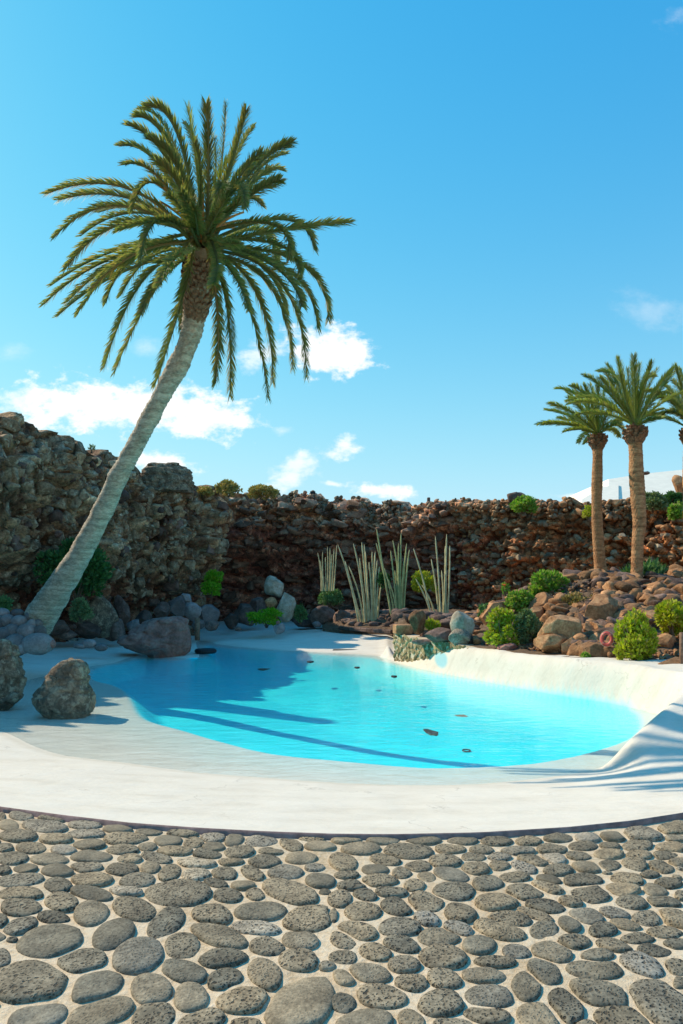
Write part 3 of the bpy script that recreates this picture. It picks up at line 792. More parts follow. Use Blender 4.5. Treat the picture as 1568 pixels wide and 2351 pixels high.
def resample(P_, ds):
    n = len(P_); out = []
    for i in range(n - 1):
        p0, p1, p2, p3 = P_[max(i - 1, 0)], P_[i], P_[i + 1], P_[min(i + 2, n - 1)]
        k = max(2, int(np.linalg.norm((p2 - p1)[:2]) / ds))
        for j in range(k):
            t = j / k; out.append(.5 * ((2 * p1) + (-p0 + p2) * t + (2 * p0 - 5 * p1 + 4 * p2 - p3) * t * t + (-p0 + 3 * p1 - 3 * p2 + p3) * t ** 3))
    out.append(P_[-1]); return np.array(out)
def pal(cols, t):
    cols = np.array(cols); n = len(cols) - 1; x = np.clip(t, 0, .9999) * n; i = x.astype(int); f = (x - i)[..., None]
    return cols[i] * (1 - f) + cols[i + 1] * f
CLIFF = {}
def build_cliff(name, i0, i1, ds, nv, seed):
    R = resample(CP, ds)
    seg = np.arange(len(R))
    # index range by nearest control point
    a = np.argmin(((R[:, :2] - CP[i0, :2]) ** 2).sum(1)); b = np.argmin(((R[:, :2] - CP[i1, :2]) ** 2).sum(1))
    T = np.gradient(R[:, :2], axis=0); T /= np.linalg.norm(T, axis=1, keepdims=True)
    Nn = np.column_stack([T[:, 1], -T[:, 0]])         # towards the pool
    for _ in range(40): Nn = (np.roll(Nn, 1, 0) + np.roll(Nn, -1, 0) + Nn) / 3
    Nn /= np.linalg.norm(Nn, axis=1, keepdims=True)
    R = R[a:b + 1]; Nn = Nn[a:b + 1]
    nu = len(R); v = np.linspace(0, 1, nv)
    base = R[:, None, :2]; zt = R[:, None, 2]; zf = R[:, None, 3] - .4; reg = R[:, None, 4] + 0 * v[None]
    ztn = zt + (fbm(np.column_stack([R[:, 0] * .8, R[:, 1] * .8, R[:, 0] * 0]), 3, 21)[:, None] - .5) * .7
    w0, w1, wc = worley(np.column_stack([R[:, 0] * 1.9, R[:, 1] * 1.9, R[:, 0] * 0]), 31)
    ztn = ztn + (wc[:, None] - .5) * .38
    ztn = ztn + (3.3 * np.exp(-((R[:, 1] - 22.0) / .9) ** 4) * (R[:, 0] < 0) * smooth(-40, -75, 784 + R[:, 0] / np.maximum(R[:, 1], 1) * F))[:, None]  # unseen outcrop beyond the left edge, added for its shadow on the pool
    z = zf + v[None] * (ztn - zf)
    Q = np.concatenate([np.broadcast_to(base, (nu, nv, 2)), z[..., None]], -1)
    L0 = np.clip(1 - reg, 0, 1); F1 = np.clip(1 - np.abs(reg - 1), 0, 1); R2 = np.clip(reg - 1, 0, 1)
    vv = v[None] + 0 * reg
    zf_ = (.62 * L0 + 1.25 * F1 + 1.0 * R2)[..., None]; QQ = Q * np.concatenate([np.ones_like(zf_), np.ones_like(zf_), zf_], -1)
    big = (fbm(Q * np.array([.3, .3, .42]), 3, seed) - .5) * 2
    wb0, wb1, wbc = worley(QQ * np.array([.62, .62, .8]), seed + 1)
    wm0, wm1, wmc = worley(QQ * np.array([1.55, 1.55, 2.3]) + .3 * big[..., None], seed + 2)
    ws0, ws1, wsc = worley(QQ * np.array([3.8, 3.8, 5.2]), seed + 3)
    wt0, wt1, wtc = worley(QQ * np.array([8.5, 8.5, 11.0]), seed + 4)
    lay = vnoise(np.stack([Q[..., 0] * .12, Q[..., 1] * .12, z * 1.9 + big * .6], -1), seed + 5)
    lay2 = vnoise(np.stack([Q[..., 0] * .3, Q[..., 1] * .3, z * 4.3 + big * .5], -1), seed + 6)
    D = .9 * big + .5 * (wbc - .5) + .5 * (wmc - .5) + .27 * (wsc - .5) + .11 * (wtc - .5)
    D -= .32 * smooth(.16, 0, wb1 - wb0) + .3 * smooth(.13, 0, wm1 - wm0) + .15 * smooth(.14, 0, ws1 - ws0)
    D += (lay - .5) * (.08 * L0 + .9 * F1 + .8 * R2) + (lay2 - .5) * (.02 * L0 + .35 * F1 + .3 * R2)
    # overhanging brow and undercut
    D += L0 * (1.0 * smooth(.25, .6, vv) - .7 * smooth(.8, 1.0, vv) - .9 * smooth(.4, .1, vv))
    xcave = smooth(-9.5, -12.0, Q[..., 0]) * smooth(28, 24, Q[..., 1])
    D -= L0 * xcave * 1.6 * smooth(.5, .3, vv) * smooth(.02, .14, vv)
    D += F1 * (.9 * smooth(.55, .85, vv) - .4 * smooth(.9, 1.0, vv))
    D -= F1 * smooth(3, -4, Q[..., 0]) * 1.3 * smooth(.66, .45, vv)
    D -= R2 * 1.6 * vv - R2 * .9
    V = Q.copy(); V[..., 0] += Nn[:, None, 0] * D; V[..., 1] += Nn[:, None, 1] * D
    V[..., 2] += (wsc - .5) * .06 + (wtc - .5) * .03
    # colours of the rock itself
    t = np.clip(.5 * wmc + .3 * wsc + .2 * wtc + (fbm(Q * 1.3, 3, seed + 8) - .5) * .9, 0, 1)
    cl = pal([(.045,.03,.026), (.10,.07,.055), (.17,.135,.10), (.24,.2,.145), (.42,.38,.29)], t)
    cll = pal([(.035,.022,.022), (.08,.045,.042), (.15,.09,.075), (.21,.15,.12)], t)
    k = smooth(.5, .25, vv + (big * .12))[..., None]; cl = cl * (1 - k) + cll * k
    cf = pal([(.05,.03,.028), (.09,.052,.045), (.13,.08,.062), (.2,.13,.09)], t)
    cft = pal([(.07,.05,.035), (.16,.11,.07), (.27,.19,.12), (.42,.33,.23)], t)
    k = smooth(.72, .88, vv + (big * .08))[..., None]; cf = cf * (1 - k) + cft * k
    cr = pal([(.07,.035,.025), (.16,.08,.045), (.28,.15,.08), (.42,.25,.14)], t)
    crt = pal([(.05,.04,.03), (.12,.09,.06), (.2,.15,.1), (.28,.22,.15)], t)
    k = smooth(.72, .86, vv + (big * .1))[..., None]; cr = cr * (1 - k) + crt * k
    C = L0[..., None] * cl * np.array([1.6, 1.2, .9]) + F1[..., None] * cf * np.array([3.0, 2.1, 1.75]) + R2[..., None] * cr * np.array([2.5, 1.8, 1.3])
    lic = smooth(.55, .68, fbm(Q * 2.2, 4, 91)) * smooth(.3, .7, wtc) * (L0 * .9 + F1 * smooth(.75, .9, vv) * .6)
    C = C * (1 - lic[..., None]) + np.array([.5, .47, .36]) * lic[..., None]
    CLIFF[name] = (R, Nn, V, D, z)
    # rows over the brow and back onto the plateau
    ext = []; cext = []
    for (dist, dz) in ((.25, .03), (.7, .05), (1.4, .0), (2.6, -.15), (5, -.3), (12, -.4)):
        q = V[:, -1].copy(); q[:, 0] -= Nn[:, 0] * dist; q[:, 1] -= Nn[:, 1] * dist
        q[:, 2] += dz + (fbm(q * 1.4, 3, 71) - .5) * .3 * min(1, dist) + (worley(q * 2.3, 72)[2] - .5) * .3 * min(1, dist); ext.append(q[:, None]); cext.append(C[:, -1:] * .9)
    V = np.concatenate([V] + ext, 1); C = np.concatenate([C] + cext, 1)
    nn = V.shape[1]; idx = np.arange(nu * nn).reshape(nu, nn)
    f = np.stack([idx[:-1, :-1], idx[1:, :-1], idx[1:, 1:], idx[:-1, 1:]], -1).reshape(-1, 4)
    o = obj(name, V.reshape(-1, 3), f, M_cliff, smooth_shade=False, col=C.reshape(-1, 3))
    tag(o, kind='structure'); return o
left_back = build_cliff('cliff_behind', 0, 3, .5, 30, 40)
left = build_cliff('cliff_left', 3, 8, .07, 120, 40)
far = build_cliff('cliff_far', 8, 13, .08, 96, 40)
right = build_cliff('cliff_right', 13, 17, .085, 76, 40)
right_back = build_cliff('cliff_side', 17, 20, .5, 30, 40)

# plateau and outer ground
def build_terrain():
    R = resample(CP, 1.5)
    T = np.gradient(R[:, :2], axis=0); T /= np.linalg.norm(T, axis=1, keepdims=True); Nn = np.column_stack([T[:, 1], -T[:, 0]])
    c = np.array([2, 8.0]); rows = []
    for k, dist in enumerate((4.0, 10, 25, 60, 150, 400, 1200)):
        out = R[:, :2] - c; out /= np.linalg.norm(out, axis=1, keepdims=True)
        p = R[:, :2] + out * dist
        z = R[:, 2] - .65 - dist * .012
        rows.append(np.column_stack([p, z]))
    V = np.stack(rows, 1); nu, nn = V.shape[:2]; idx = np.arange(nu * nn).reshape(nu, nn)
    f = np.stack([idx[:-1, :-1], idx[1:, :-1], idx[1:, 1:], idx[:-1, 1:]], -1).reshape(-1, 4)
    tag(obj('terrain', V.reshape(-1, 3), f, M_desert), kind='structure')
    v = np.array([(-2000, -2000, -16), (2000, -2000, -16), (2000, 2000, -16), (-2000, 2000, -16)], float)
    tag(obj('ground', v, [(0, 1, 2, 3)], M_desert), kind='structure')
build_terrain()

# ------------------------------------------------------------------ planted bank on the right
GP = [(740, 33.2, .1), (775, 32.0, .2), (800, 31.0, .3), (895, 29.6, .34), (904, 28.6, .4), (912, 22.0, .52), (1000, 18.9, .45), (1090, 17.3, .40), (1180, 15.7, .39), (1295, 14.4, .39), (1417, 13.4, .39), (1568, 12.7, .40), (1700, 12.2, .4), (2200, 10.5, .4)]
GP = np.array(GP)
def garden_z(px, d):
    d0 = np.interp(px, GP[:, 0], GP[:, 1]); z0 = np.interp(px, GP[:, 0], GP[:, 2])
    s = d - d0
    amp = .45 + 1.35 * smooth(1060, 1300, px)
    run = 3.0 + 3.0 * smooth(1000, 1300, px)
    z = z0 + amp * smooth(.1, run, s) + .0 * s
    z = z - .12 * smooth(.0, -.25, s)
    return z
def build_garden():
    pxs = np.concatenate([np.arange(740, 1700, 5.0), np.arange(1700, 2200, 25)]); t = np.linspace(0, 1, 130) ** 1.25
    PX, TT = np.meshgrid(pxs, t); d0 = np.interp(PX, GP[:, 0], GP[:, 1]) - .05
    d1 = np.interp(PX, [740, 1100, 1300, 1568, 2200], [42, 37.5, 34, 31, 26])
    D = d0 + (d1 - d0) * TT
    Z = garden_z(PX, D)
    X = (PX - 784) / F * D
    p = np.stack([X, D, Z], -1)
    Z = Z + ((fbm(p * 1.6, 4, 15) - .5) * .5 + (worley(p * 2.6, 16)[2] - .5) * .16) * smooth(.2, 1.2, D - d0) 
    Z[0] = np.minimum(Z[0], .2) - .2
    V = np.stack([X, D, Z], -1); ny, nx = X.shape; idx = np.arange(ny * nx).reshape(ny, nx)
    f = np.stack([idx[:-1, :-1], idx[:-1, 1:], idx[1:, 1:], idx[1:, :-1]], -1).reshape(-1, 4)
    o = obj('garden_bank', V.reshape(-1, 3), f, M_earth, smooth_shade=False); tag(o, kind='structure')
    return o
garden = build_garden()
def gpos(px, d, dz=0): return np.array([(px - 784) / F * d, d, float(garden_z(px, d)) + dz])

KEEP = [(1153,44,15.3,18), (1214,42,15.2,18.3), (1456,48,12.8,15.2), (1544,40,12.6,15.8), (1259,46,18.0,21.5), (1193,38,17.6,20.6), (1331,38,17,19.4), (1484,60,18.3,21), (1116,20,18,22)]
def scatter_garden():
    r = np.random.default_rng(12); items = []
    for _ in range(5200):
        px = r.uniform(1070, 1690); d0 = float(np.interp(px, GP[:, 0], GP[:, 1]))
        d = d0 + .55 + abs(r.normal(0, 1)) * 3.2
        if d > d0 + 10: continue
        s = .045 + .25 * r.random() ** 3.5
        if any(abs(px - a) < b and c < d < e for a, b, c, e in KEEP) and s > .07: continue
        p = gpos(px, d, s * .25)
        items.append((s * s * 1000 / d ** 2, p, (s * r.uniform(.8, 1.6), s * r.uniform(.7, 1.1), s * r.uniform(.45, 1.0)), r.uniform(0, 6.3), int(r.integers(14)), int(r.choice([0, 0, 1]))))
    for _ in range(300):
        px = r.uniform(790, 1090); d0 = float(np.interp(px, GP[:, 0], GP[:, 1])); d = d0 + r.uniform(.3, 7); s = r.uniform(.1, .24)
        items.append((s * s * 900 / d ** 2, gpos(px, d, s * .2), (s * 1.2, s, s * .8), r.uniform(0, 6.3), int(r.integers(14)), 1))
    scatter_parts(garden, 'stone', items, [M_stone_orange, M_stone_dark], 296, 'small_stones')
scatter_garden()

def scatter_cliff(o, name, n, pxr, vr, srange, mats, probs, keep, seed, extra=None, shape=(1.0, 1.0, 1.0), proud=.25):
    R, Nn, V, D, z = CLIFF[name]; r = np.random.default_rng(seed); items = []
    nu, nv = V.shape[:2]; cnt = 0
    while cnt < n:
        i = int(r.integers(nu)); q = r.uniform(*vr); j = min(nv - 1, int(q * (nv - 1))); p = V[i, j]
        px = 784 + p[0] / p[1] * F
        if px < pxr[0] or px > pxr[1] or p[2] > 8.5: cnt += 0.2; continue
        cnt += 1
        s = srange[0] + (srange[1] - srange[0]) * r.random() ** 2.2
        pp = p + np.array([Nn[i, 0], Nn[i, 1], 0]) * s * proud
        items.append((s * s, pp, (s * r.uniform(.9, 1.4) * shape[0], s * r.uniform(.7, 1.1) * shape[1], s * r.uniform(.6, .95) * shape[2]), r.uniform(0, 6.3), int(r.integers(14)), int(r.choice(len(mats), p=probs))))
    if extra: items += extra
    scatter_parts(o, 'stone', items, mats, keep, 'small_stones')
# dry-stone courses along the far rim
def courses(name, pxr, rows, seed, sz, z0):
    R, Nn, V, D, z = CLIFF[name]; r = np.random.default_rng(seed); items = []
    u = 0.0
    ds = np.r_[0, np.cumsum(np.linalg.norm(np.diff(R[:, :2], axis=0), axis=1))]
    for row in range(rows):
        u = 0.0
        while u < ds[-1]:
            s = r.uniform(.5, 1.5) * sz; i = int(np.searchsorted(ds, u)); u += s * 1.85
            if i >= len(R): break
            p = V[i, -1].copy(); px = 784 + p[0] / p[1] * F
            if px < pxr[0] or px > pxr[1]: continue
            p[2] += z0 - row * sz * 1.5 + r.normal(0, .03); p[:2] += Nn[i] * (.05 + .05 * row + r.normal(0, .04))
            items.append((s * s * (1.4 if row == 0 else 1), p, (s * 1.15, s, s * r.uniform(.75, 1.1)), r.uniform(0, 6.3), int(r.integers(14)), 0 if r.random() < .7 else 1))
    return items
scatter_cliff(far, 'cliff_far', 900, (480, 1130), (.08, .99), (.07, .5), [M_stone_grey, M_block_far], [.0, 1.0], 296, 3, courses('cliff_far', (560, 1135), 7, 5, .1, .0), shape=(1.35, .6, .7), proud=.02)
scatter_cliff(right, 'cliff_right', 2400, (1040, 1640), (.08, .97), (.045, .22), [M_stone_orange, M_stone_grey], [.75, .25], 296, 4, courses('cliff_right', (1040, 1650), 5, 6, .1, .0))
scatter_cliff(left, 'cliff_left', 1300, (2, 520), (.05, .985), (.06, .36), [M_block, M_stone_dark], [.8, .2], 296, 8, shape=(1.0, .8, 1.2), proud=-.12)

# ------------------------------------------------------------------ boulders with traced outlines
def profile_rock(name, rows, d, mat, label, cat='boulder', depth=.75, ridge=.1, nseg=64, nrow=46, seed=0, freq=2.6, twist=0.0, cell=1.0):
    rows = np.array(rows, float); ys = np.linspace(rows[0, 0], rows[-1, 0], nrow)
    xl = np.interp(ys, rows[:, 0], rows[:, 1]); xr = np.interp(ys, rows[:, 0], rows[:, 2])
    V = []
    th = np.arange(nseg) * 2 * pi / nseg
    hmax = (xr - xl).max() / 2 / F * d
    for k in range(nrow):
        c = P((xl[k] + xr[k]) / 2, ys[k], d); hw = (xr[k] - xl[k]) / 2 / F * d
        e = 2.6
        rr = (np.abs(np.cos(th)) ** e + np.abs(np.sin(th)) ** e) ** (-1 / e)
        dp = depth * (.35 * hmax + .65 * hw)
        V.append(np.column_stack([c[0] + hw * rr * np.cos(th), c[1] + dp * rr * np.sin(th), np.full(nseg, c[2])]))
    V = np.array(V)
    cen = V.mean(1, keepdims=True)
    off = np.array([seed * 3.1, seed * 1.7, seed * .9])
    q = V * freq + off
    n1 = np.abs(fbm(q * np.array([1, 1, .55]), 4, 1) - .5) * 2
    w0, w1, wc = worley(q * .9, 5); v0, v1, vc = worley(q * 2.4, 6)
    disp = ridge * (1.0 * (.35 - n1) + .7 * cell * (wc - .5) + .35 * cell * (vc - .5) - .5 * smooth(.15, 0, w1 - w0) + .6 * (fbm(q * 3.5, 3, 9) - .5))
    dirv = V - cen; dirv[..., 2] = 0; ln = np.linalg.norm(dirv, axis=-1, keepdims=True) + 1e-6
    V = V + dirv / ln * (disp * hmax * 2)[..., None] * np.minimum(1, ln / (hmax * .3))
    V[..., 2] += ridge * hmax * (wc - .5) * .7
    f = []
    for a in range(nrow - 1):
        for k in range(nseg): f.append((a * nseg + k, (a + 1) * nseg + k, (a + 1) * nseg + (k + 1) % nseg, a * nseg + (k + 1) % nseg))
    VV = V.reshape(-1, 3); top = len(VV); VV = np.vstack([VV, V[0].mean(0) + [0, 0, .01], V[-1].mean(0)])
    for k in range(nseg): f.append((k, (k + 1) % nseg, top)); f.append(((nrow - 1) * nseg + (k + 1) % nseg, (nrow - 1) * nseg + k, top + 1))
    base = V[-1].mean(0)
    o = obj(name, VV, f, mat, origin=base); tag(o, label, cat); return o

profile_rock('standing_rock', [(1514,146,180),(1519,138,190),(1528,133,196),(1544,120,199),(1554,109,201),(1569,105,198),(1580,92,204),(1595,82,211),(1612,82,212),(1622,88,212),(1634,100,209),(1646,112,200)], 12.1, M_lava,
             'craggy brown lava rock standing alone in the shallow water', ridge=.075, seed=9, cell=.45, freq=3.6)
profile_rock('standing_rock', [(1468,-30,12),(1474,-40,22),(1486,-46,30),(1505,-50,38),(1530,-54,46),(1560,-56,48),(1590,-56,46),(1606,-50,42),(1618,-44,30),(1630,-40,20)], 12.8, M_lava,
             'tall craggy brown rock cut off by the left frame edge', ridge=.13, seed=8)
profile_rock('boulder', [(1417,378,412),(1421,350,424),(1428,336,430),(1440,318,431),(1452,300,434),(1466,281,437),(1475,276,438),(1486,292,437),(1496,318,434),(1502,340,428),(1508,345,425)], 23.2, M_stone_red,
             'large smooth reddish boulder wedged at the pool corner', ridge=.06, seed=5, cell=.7, depth=.7)

# fountain rocks on the masonry spur
place_rock(1061, 1431, 56, 58, 18.0, M_stone_pale, 'round grey green boulder, topmost of the fountain stones', seed=3, noise=.1, cuts=12, sub=4)
place_rock(1054, 1466, 52, 46, 17.8, M_stone_green, 'pale rounded stone under the round fountain boulder', seed=5, noise=.1, sub=4)
place_rock(1012, 1460, 72, 38, 18.3, M_stone_dark, 'dark pointed slab leaning left beside the fountain boulder', seed=9, noise=.15, sub=4, cuts=12)
place_rock(972, 1474, 56, 14, 18.9, M_stone_dark, 'thin flat dark slab at the tip of the fountain', seed=10, noise=.1, sub=3)
place_rock(958, 1427, 42, 54, 19.9, M_stone_orange, 'upright brown boulder on the masonry wall end', seed=12, noise=.15, sub=4)
# tan and pale rocks near the far cave
place_rock(629, 1345, 46, 48, 33.5, M_stone_pale, 'tilted tan rock balanced on the pale rock by the cave', seed=3, noise=.2, sub=4)
place_rock(657, 1392, 46, 66, 33.0, M_stone_pale, 'tall pale lichened rock beside the low green bush', seed=6, noise=.2, sub=4)
place_rock(622, 1382, 30, 24, 33.2, M_stone_orange, 'small brown rock at the left foot of the pale rock', seed=8, noise=.2)
place_rock(641, 1442, 28, 24, 30.2, M_stone_slate, 'small purple grey stone on the far white beach before the green bush', name='beach_stone', cat='stone', seed=4, noise=.12)
place_rock(638, 1429, 10, 9, 30.2, M_stone_red, 'tiny pinkish stone perched on the grey beach stone', name='beach_stone', cat='stone', seed=4, noise=.12)
place_rock(545, 1443, 20, 10, 31.5, M_stone_dark, 'flat little dark stone on the beach by the cave mouth', name='beach_stone', cat='stone', seed=7)
place_rock(727, 1433, 22, 14, 33, M_stone_slate, 'small dark stone at the beach end below the round shrub', name='beach_stone', cat='stone', seed=8)
# small stones on the left beach
for k, (px, py, w, h, mat, lab) in enumerate([(205, 1477, 32, 20, M_stone_slate, 'highest of the three stones on the left white beach'), (185, 1483, 34, 12, M_stone_slate, 'flat long stone left of the three beach stones'), (232, 1486, 30, 17, M_stone_slate, 'rounded stone right of the three beach stones')]):
    place_rock(px, py, w, h, 21.5, mat, lab, name='beach_stone', cat='stone', seed=20 + k, round_=True)
place_rock(149, 1455, 60, 26, 24.5, M_stone_dark, 'brown flat block lying behind the left beach', seed=30, cuts=14, noise=.08)
# boulders along the foot of the left cliff
foot = [(225,1412,92,96,25.5,M_lava,'big brown square boulder behind the left beach'),(258,1444,60,50,25.8,M_stone_dark,'dark boulder to the right of the square boulder'),(205,1446,60,40,25.0,M_stone_dark,'dark boulder below the square boulder'),
        (306,1436,34,30,26.5,M_stone_slate,'grey boulder just left of the large reddish boulder'),(330,1420,40,40,28.0,M_stone_dark,'dark boulder behind the large reddish boulder'),(120,1440,70,34,24.0,M_stone_dark,'low dark rock right of the palm foot'),
        (405,1392,44,48,29.5,M_stone_slate,'grey purple boulder high in the corner pile'),(440,1402,46,44,30.0,M_stone_slate,'pale purple boulder in the middle of the corner pile'),(478,1412,52,50,30.5,M_stone_slate,'dark purple boulder at the right end of the corner pile'),
        (372,1402,40,42,29.0,M_stone_dark,'dark boulder at the left end of the corner pile'),(455,1432,30,26,29.5,M_stone_slate,'small grey stone at the base of the corner pile'),(487,1436,34,24,30.0,M_stone_dark,'small dark stone under the corner pile end'),
        (425,1375,30,26,30.0,M_stone_slate,'small grey stone crowning the corner pile'),(530,1425,36,36,33.8,M_stone_dark,'dark rock just inside the cave mouth'),(562,1410,60,50,35.5,M_stone_dark,'black rock deep in the cave'),(590,1395,44,50,36,M_stone_dark,'dark rock in the cave next to the pale rock'),
        (700,1425,60,30,35.2,M_stone_dark,'low dark rock beneath the round shrub'),(745,1412,70,44,34.8,M_stone_dark,'wide dark rock supporting the round shrub'),(790,1418,54,38,34.0,M_stone_dark,'dark rock left of the tall cactus clump'),(280,1400,40,70,27.5,M_stone_dark,'dark upright rock leaning on the left cliff')]
for k, (px, py, w, h, d, mat, lab) in enumerate(foot): place_rock(px, py, w, h, d, mat, lab, seed=50 + k, noise=.14, cuts=24, smooth_shade=False)
# heap of rounded stones round the palm foot
heap = [(87,1477,66,42),(35,1480,50,44),(62,1452,40,36),(28,1450,34,32),(8,1462,40,40),(45,1428,34,28),(18,1425,34,26),(74,1436,24,26),(-8,1430,40,34),(92,1450,26,26),(68,1415,22,20),(5,1408,30,22),(40,1408,26,18),(112,1478,28,20),(52,1488,30,22),(88,1432,20,18),(-15,1490,44,36)]
heaplab = ['broad grey stone at the lower right of the heap by the palm foot','round grey stone at the bottom centre of the palm heap','oval grey stone in the middle of the palm heap','round stone left of centre in the palm heap','large stone at the left edge of the palm heap','pale oval stone high in the palm heap','grey stone near the top left of the palm heap','small stone touching the palm trunk foot',
           'stone of the palm heap cut by the left frame edge','small stone above the broad grey stone','little stone on top of the palm heap beside the trunk','flat stone at the upper left of the palm heap','flat little stone at the crest of the palm heap','small reddish stone at the right end of the palm heap','small stone squeezed under the palm heap','tiny stone between trunk and heap','stone of the palm heap low at the left frame edge']
for k, ((px, py, w, h), lab) in enumerate(zip(heap, heaplab)):
    place_rock(px, py, w * 1.12, h * 1.15, 17.3 - .01 * (py - 1400), M_stone_slate if k != 13 else M_stone_red, lab, name='heap_stone', cat='stone', seed=90 + k, round_=True, sub=3, depth=.95)
# bigger rocks in the planted bank
bank = [(1381,1418,86,110,16.2,'large upright brown rock behind the red life ring'),(1285,1446,100,70,15.4,'wide brown rock right of the grey green bush'),(1318,1494,66,64,14.9,'squat brown rock left of the ring stone'),(1371,1502,84,60,14.3,'flat topped stone beneath the red life ring'),
        (1250,1387,72,56,18.2,'slanting smooth brown slab under the bright green bush'),(1268,1478,74,48,15.2,'low brown rock at the path edge right of the grey bush'),(1137,1412,70,66,18.8,'brown rock behind the yellow green bush pair'),(1549,1523,96,32,12.9,'long flat rock by the wooden post'),
        (1166,1488,50,26,16.2,'small pinkish stone before the yellow green bush pair'),(1340,1452,56,56,16.4,'brown rock between the wide rock and the upright rock'),(1425,1405,56,60,17.0,'brown rock at the foot of the nearer palm'),(1505,1425,60,50,15.4,'brown rock right of the tall yellow green bush'),
        (1340,1405,52,44,17.4,'small brown rock below the dry flowering bush'),(1520,1475,60,44,14.2,'dark brown rock between the two right hand bushes'),(1230,1412,50,40,17.8,'brown rock above the grey green bush'),(1495,1385,56,44,17.8,'brown rock right of the nearer palm foot'),(1545,1385,50,44,17.5,'orange brown rock at the right frame edge')]
for k, (px, py, w, h, d, lab) in enumerate(bank): place_rock(px, py, w, h, d, M_stone_orange if k != 8 else M_stone_red, lab, seed=140 + k, noise=.1, cuts=30, sub=4, smooth_shade=False)
place_rock(1186, 1146, 44, 34, 33.5, M_stone_dark, 'dark block on the cliff rim behind the rim shrub', seed=201, cuts=12)
place_rock(1482, 1086, 20, 8, 41, M_stone_dark, 'small dark rock lying on the white roof', seed=203, cuts=12)
place_rock(1560, 1112, 36, 44, 33, M_stone_orange, 'brown rock before the white building at the right frame edge', seed=204, cuts=12)
profile_rock('rim_outcrop', [(1066,356,400),(1070,344,424),(1080,334,438),(1092,330,440),(1110,326,440),(1130,322,442)], 30.5, M_lava, 'flat topped brown outcrop on the left cliff rim', ridge=.08, seed=12, depth=.6)

# ------------------------------------------------------------------ masonry spur of the fountain
def build_spur():
    root = empty('masonry_wall', P(907, 1507, 21.0)); tag(root, 'low wall of mottled stones and mortar between pool and plant bed', 'wall')
    # path from the far left end to where it dives under the plaster
    pts = [(907, 21.0, .50), (940, 19.95, .49), (985, 18.75, .47), (1035, 17.85, .44), (1078, 17.2, .38)]
    A = np.array([[(px - 784) / F * d, d, z] for px, d, z in pts])
    n = 30; t = np.linspace(0, 1, n); u = np.linspace(0, 1, len(A)); A = np.stack([np.interp(t, u, A[:, k]) for k in range(3)], 1)
    T = np.gradient(A[:, :2], axis=0); T /= np.linalg.norm(T, axis=1, keepdims=True); Nn = np.column_stack([T[:, 1], -T[:, 0]]) * 1.0   # towards camera-left
    if Nn[0, 1] > 0: Nn = -Nn
    th = .55; V = []
    for i in range(n):
        f0 = A[i, :2]; b0 = f0 - Nn[i] * th; zb = -.5
        V += [(f0[0], f0[1], zb), (f0[0], f0[1], A[i, 2]), (b0[0], b0[1], A[i, 2]), (b0[0], b0[1], zb)]
    f = []
    for i in range(n - 1):
        for k in range(3): f.append((i * 4 + k, (i + 1) * 4 + k, (i + 1) * 4 + k + 1, i * 4 + k + 1))
    f += [(0, 1, 2, 3), tuple((n - 1) * 4 + k for k in (3, 2, 1, 0))]
    obj('mortar_core', V, f, M_mortar, parent=root, smooth_shade=False)
    r = np.random.default_rng(5); items = []
    for _ in range(420):
        i = int(r.integers(n)); h = r.uniform(-.35, A[i, 2] - .04); s = r.uniform(.055, .10)
        p = np.array([A[i, 0], A[i, 1], h]); p[:2] += T[i] * r.uniform(-.09, .09) + Nn[i] * .01
        if any(np.linalg.norm(p - q[1]) < (s + q[2][0]) * .62 for q in items): continue
        items.append((s, p, (s * 1.15, s * .28, s * r.uniform(.8, 1.15)), math.atan2(T[i, 1], T[i, 0]), int(r.integers(14)), 0))
    for _ in range(60):
        h = r.uniform(-.35, .68); w = r.uniform(0, th); p = np.array([A[0, 0], A[0, 1], h]); p[:2] -= Nn[0] * w; p[:2] -= T[0] * .01; s = r.uniform(.055, .1)
        if any(np.linalg.norm(p - q[1]) < (s + q[2][0]) * .62 for q in items): continue
        items.append((s, p, (s, s * .7, s * .9), 1.2, int(r.integers(14)), 0))
    scatter_parts(root, 'stone', items, [M_mosaic], 296)
    # square block at its far end
    mb = MB(); c = P(926, 1446, 20.6); mb.box(c + np.array([0, .3, 0]), (.5, .6, .3), .1, .03); v, f = mb.out()
    b = obj('stone_block', v, f, M_stone_orange, origin=c, smooth_shade=False); tag(b, 'squared brown block set at the far end of the masonry wall', 'block')
    # low dark kerb at the foot of the cactus bed
    mb = MB(); A0 = P(783, 1441, 31.6); A1 = P(903, 1450, 28.4)
    for k in range(9):
        q0 = A0 + (A1 - A0) * k / 9; q1 = A0 + (A1 - A0) * (k + 1) / 9; m = (q0 + q1) / 2; dd = q1 - q0
        me = MB(); me.box(m - np.array([0, 0, .02]), (np.linalg.norm(dd[:2]) * .97, .3, .17), math.atan2(dd[1], dd[0]), .03)
        v, f = me.out()
        if k == 0:
            root2 = empty('bed_kerb', A0); tag(root2, 'low dark stone kerb in front of the cactus bed', 'kerb')
        obj('kerb_block', v, f, M_stone_dark, parent=root2, smooth_shade=False)
build_spur()

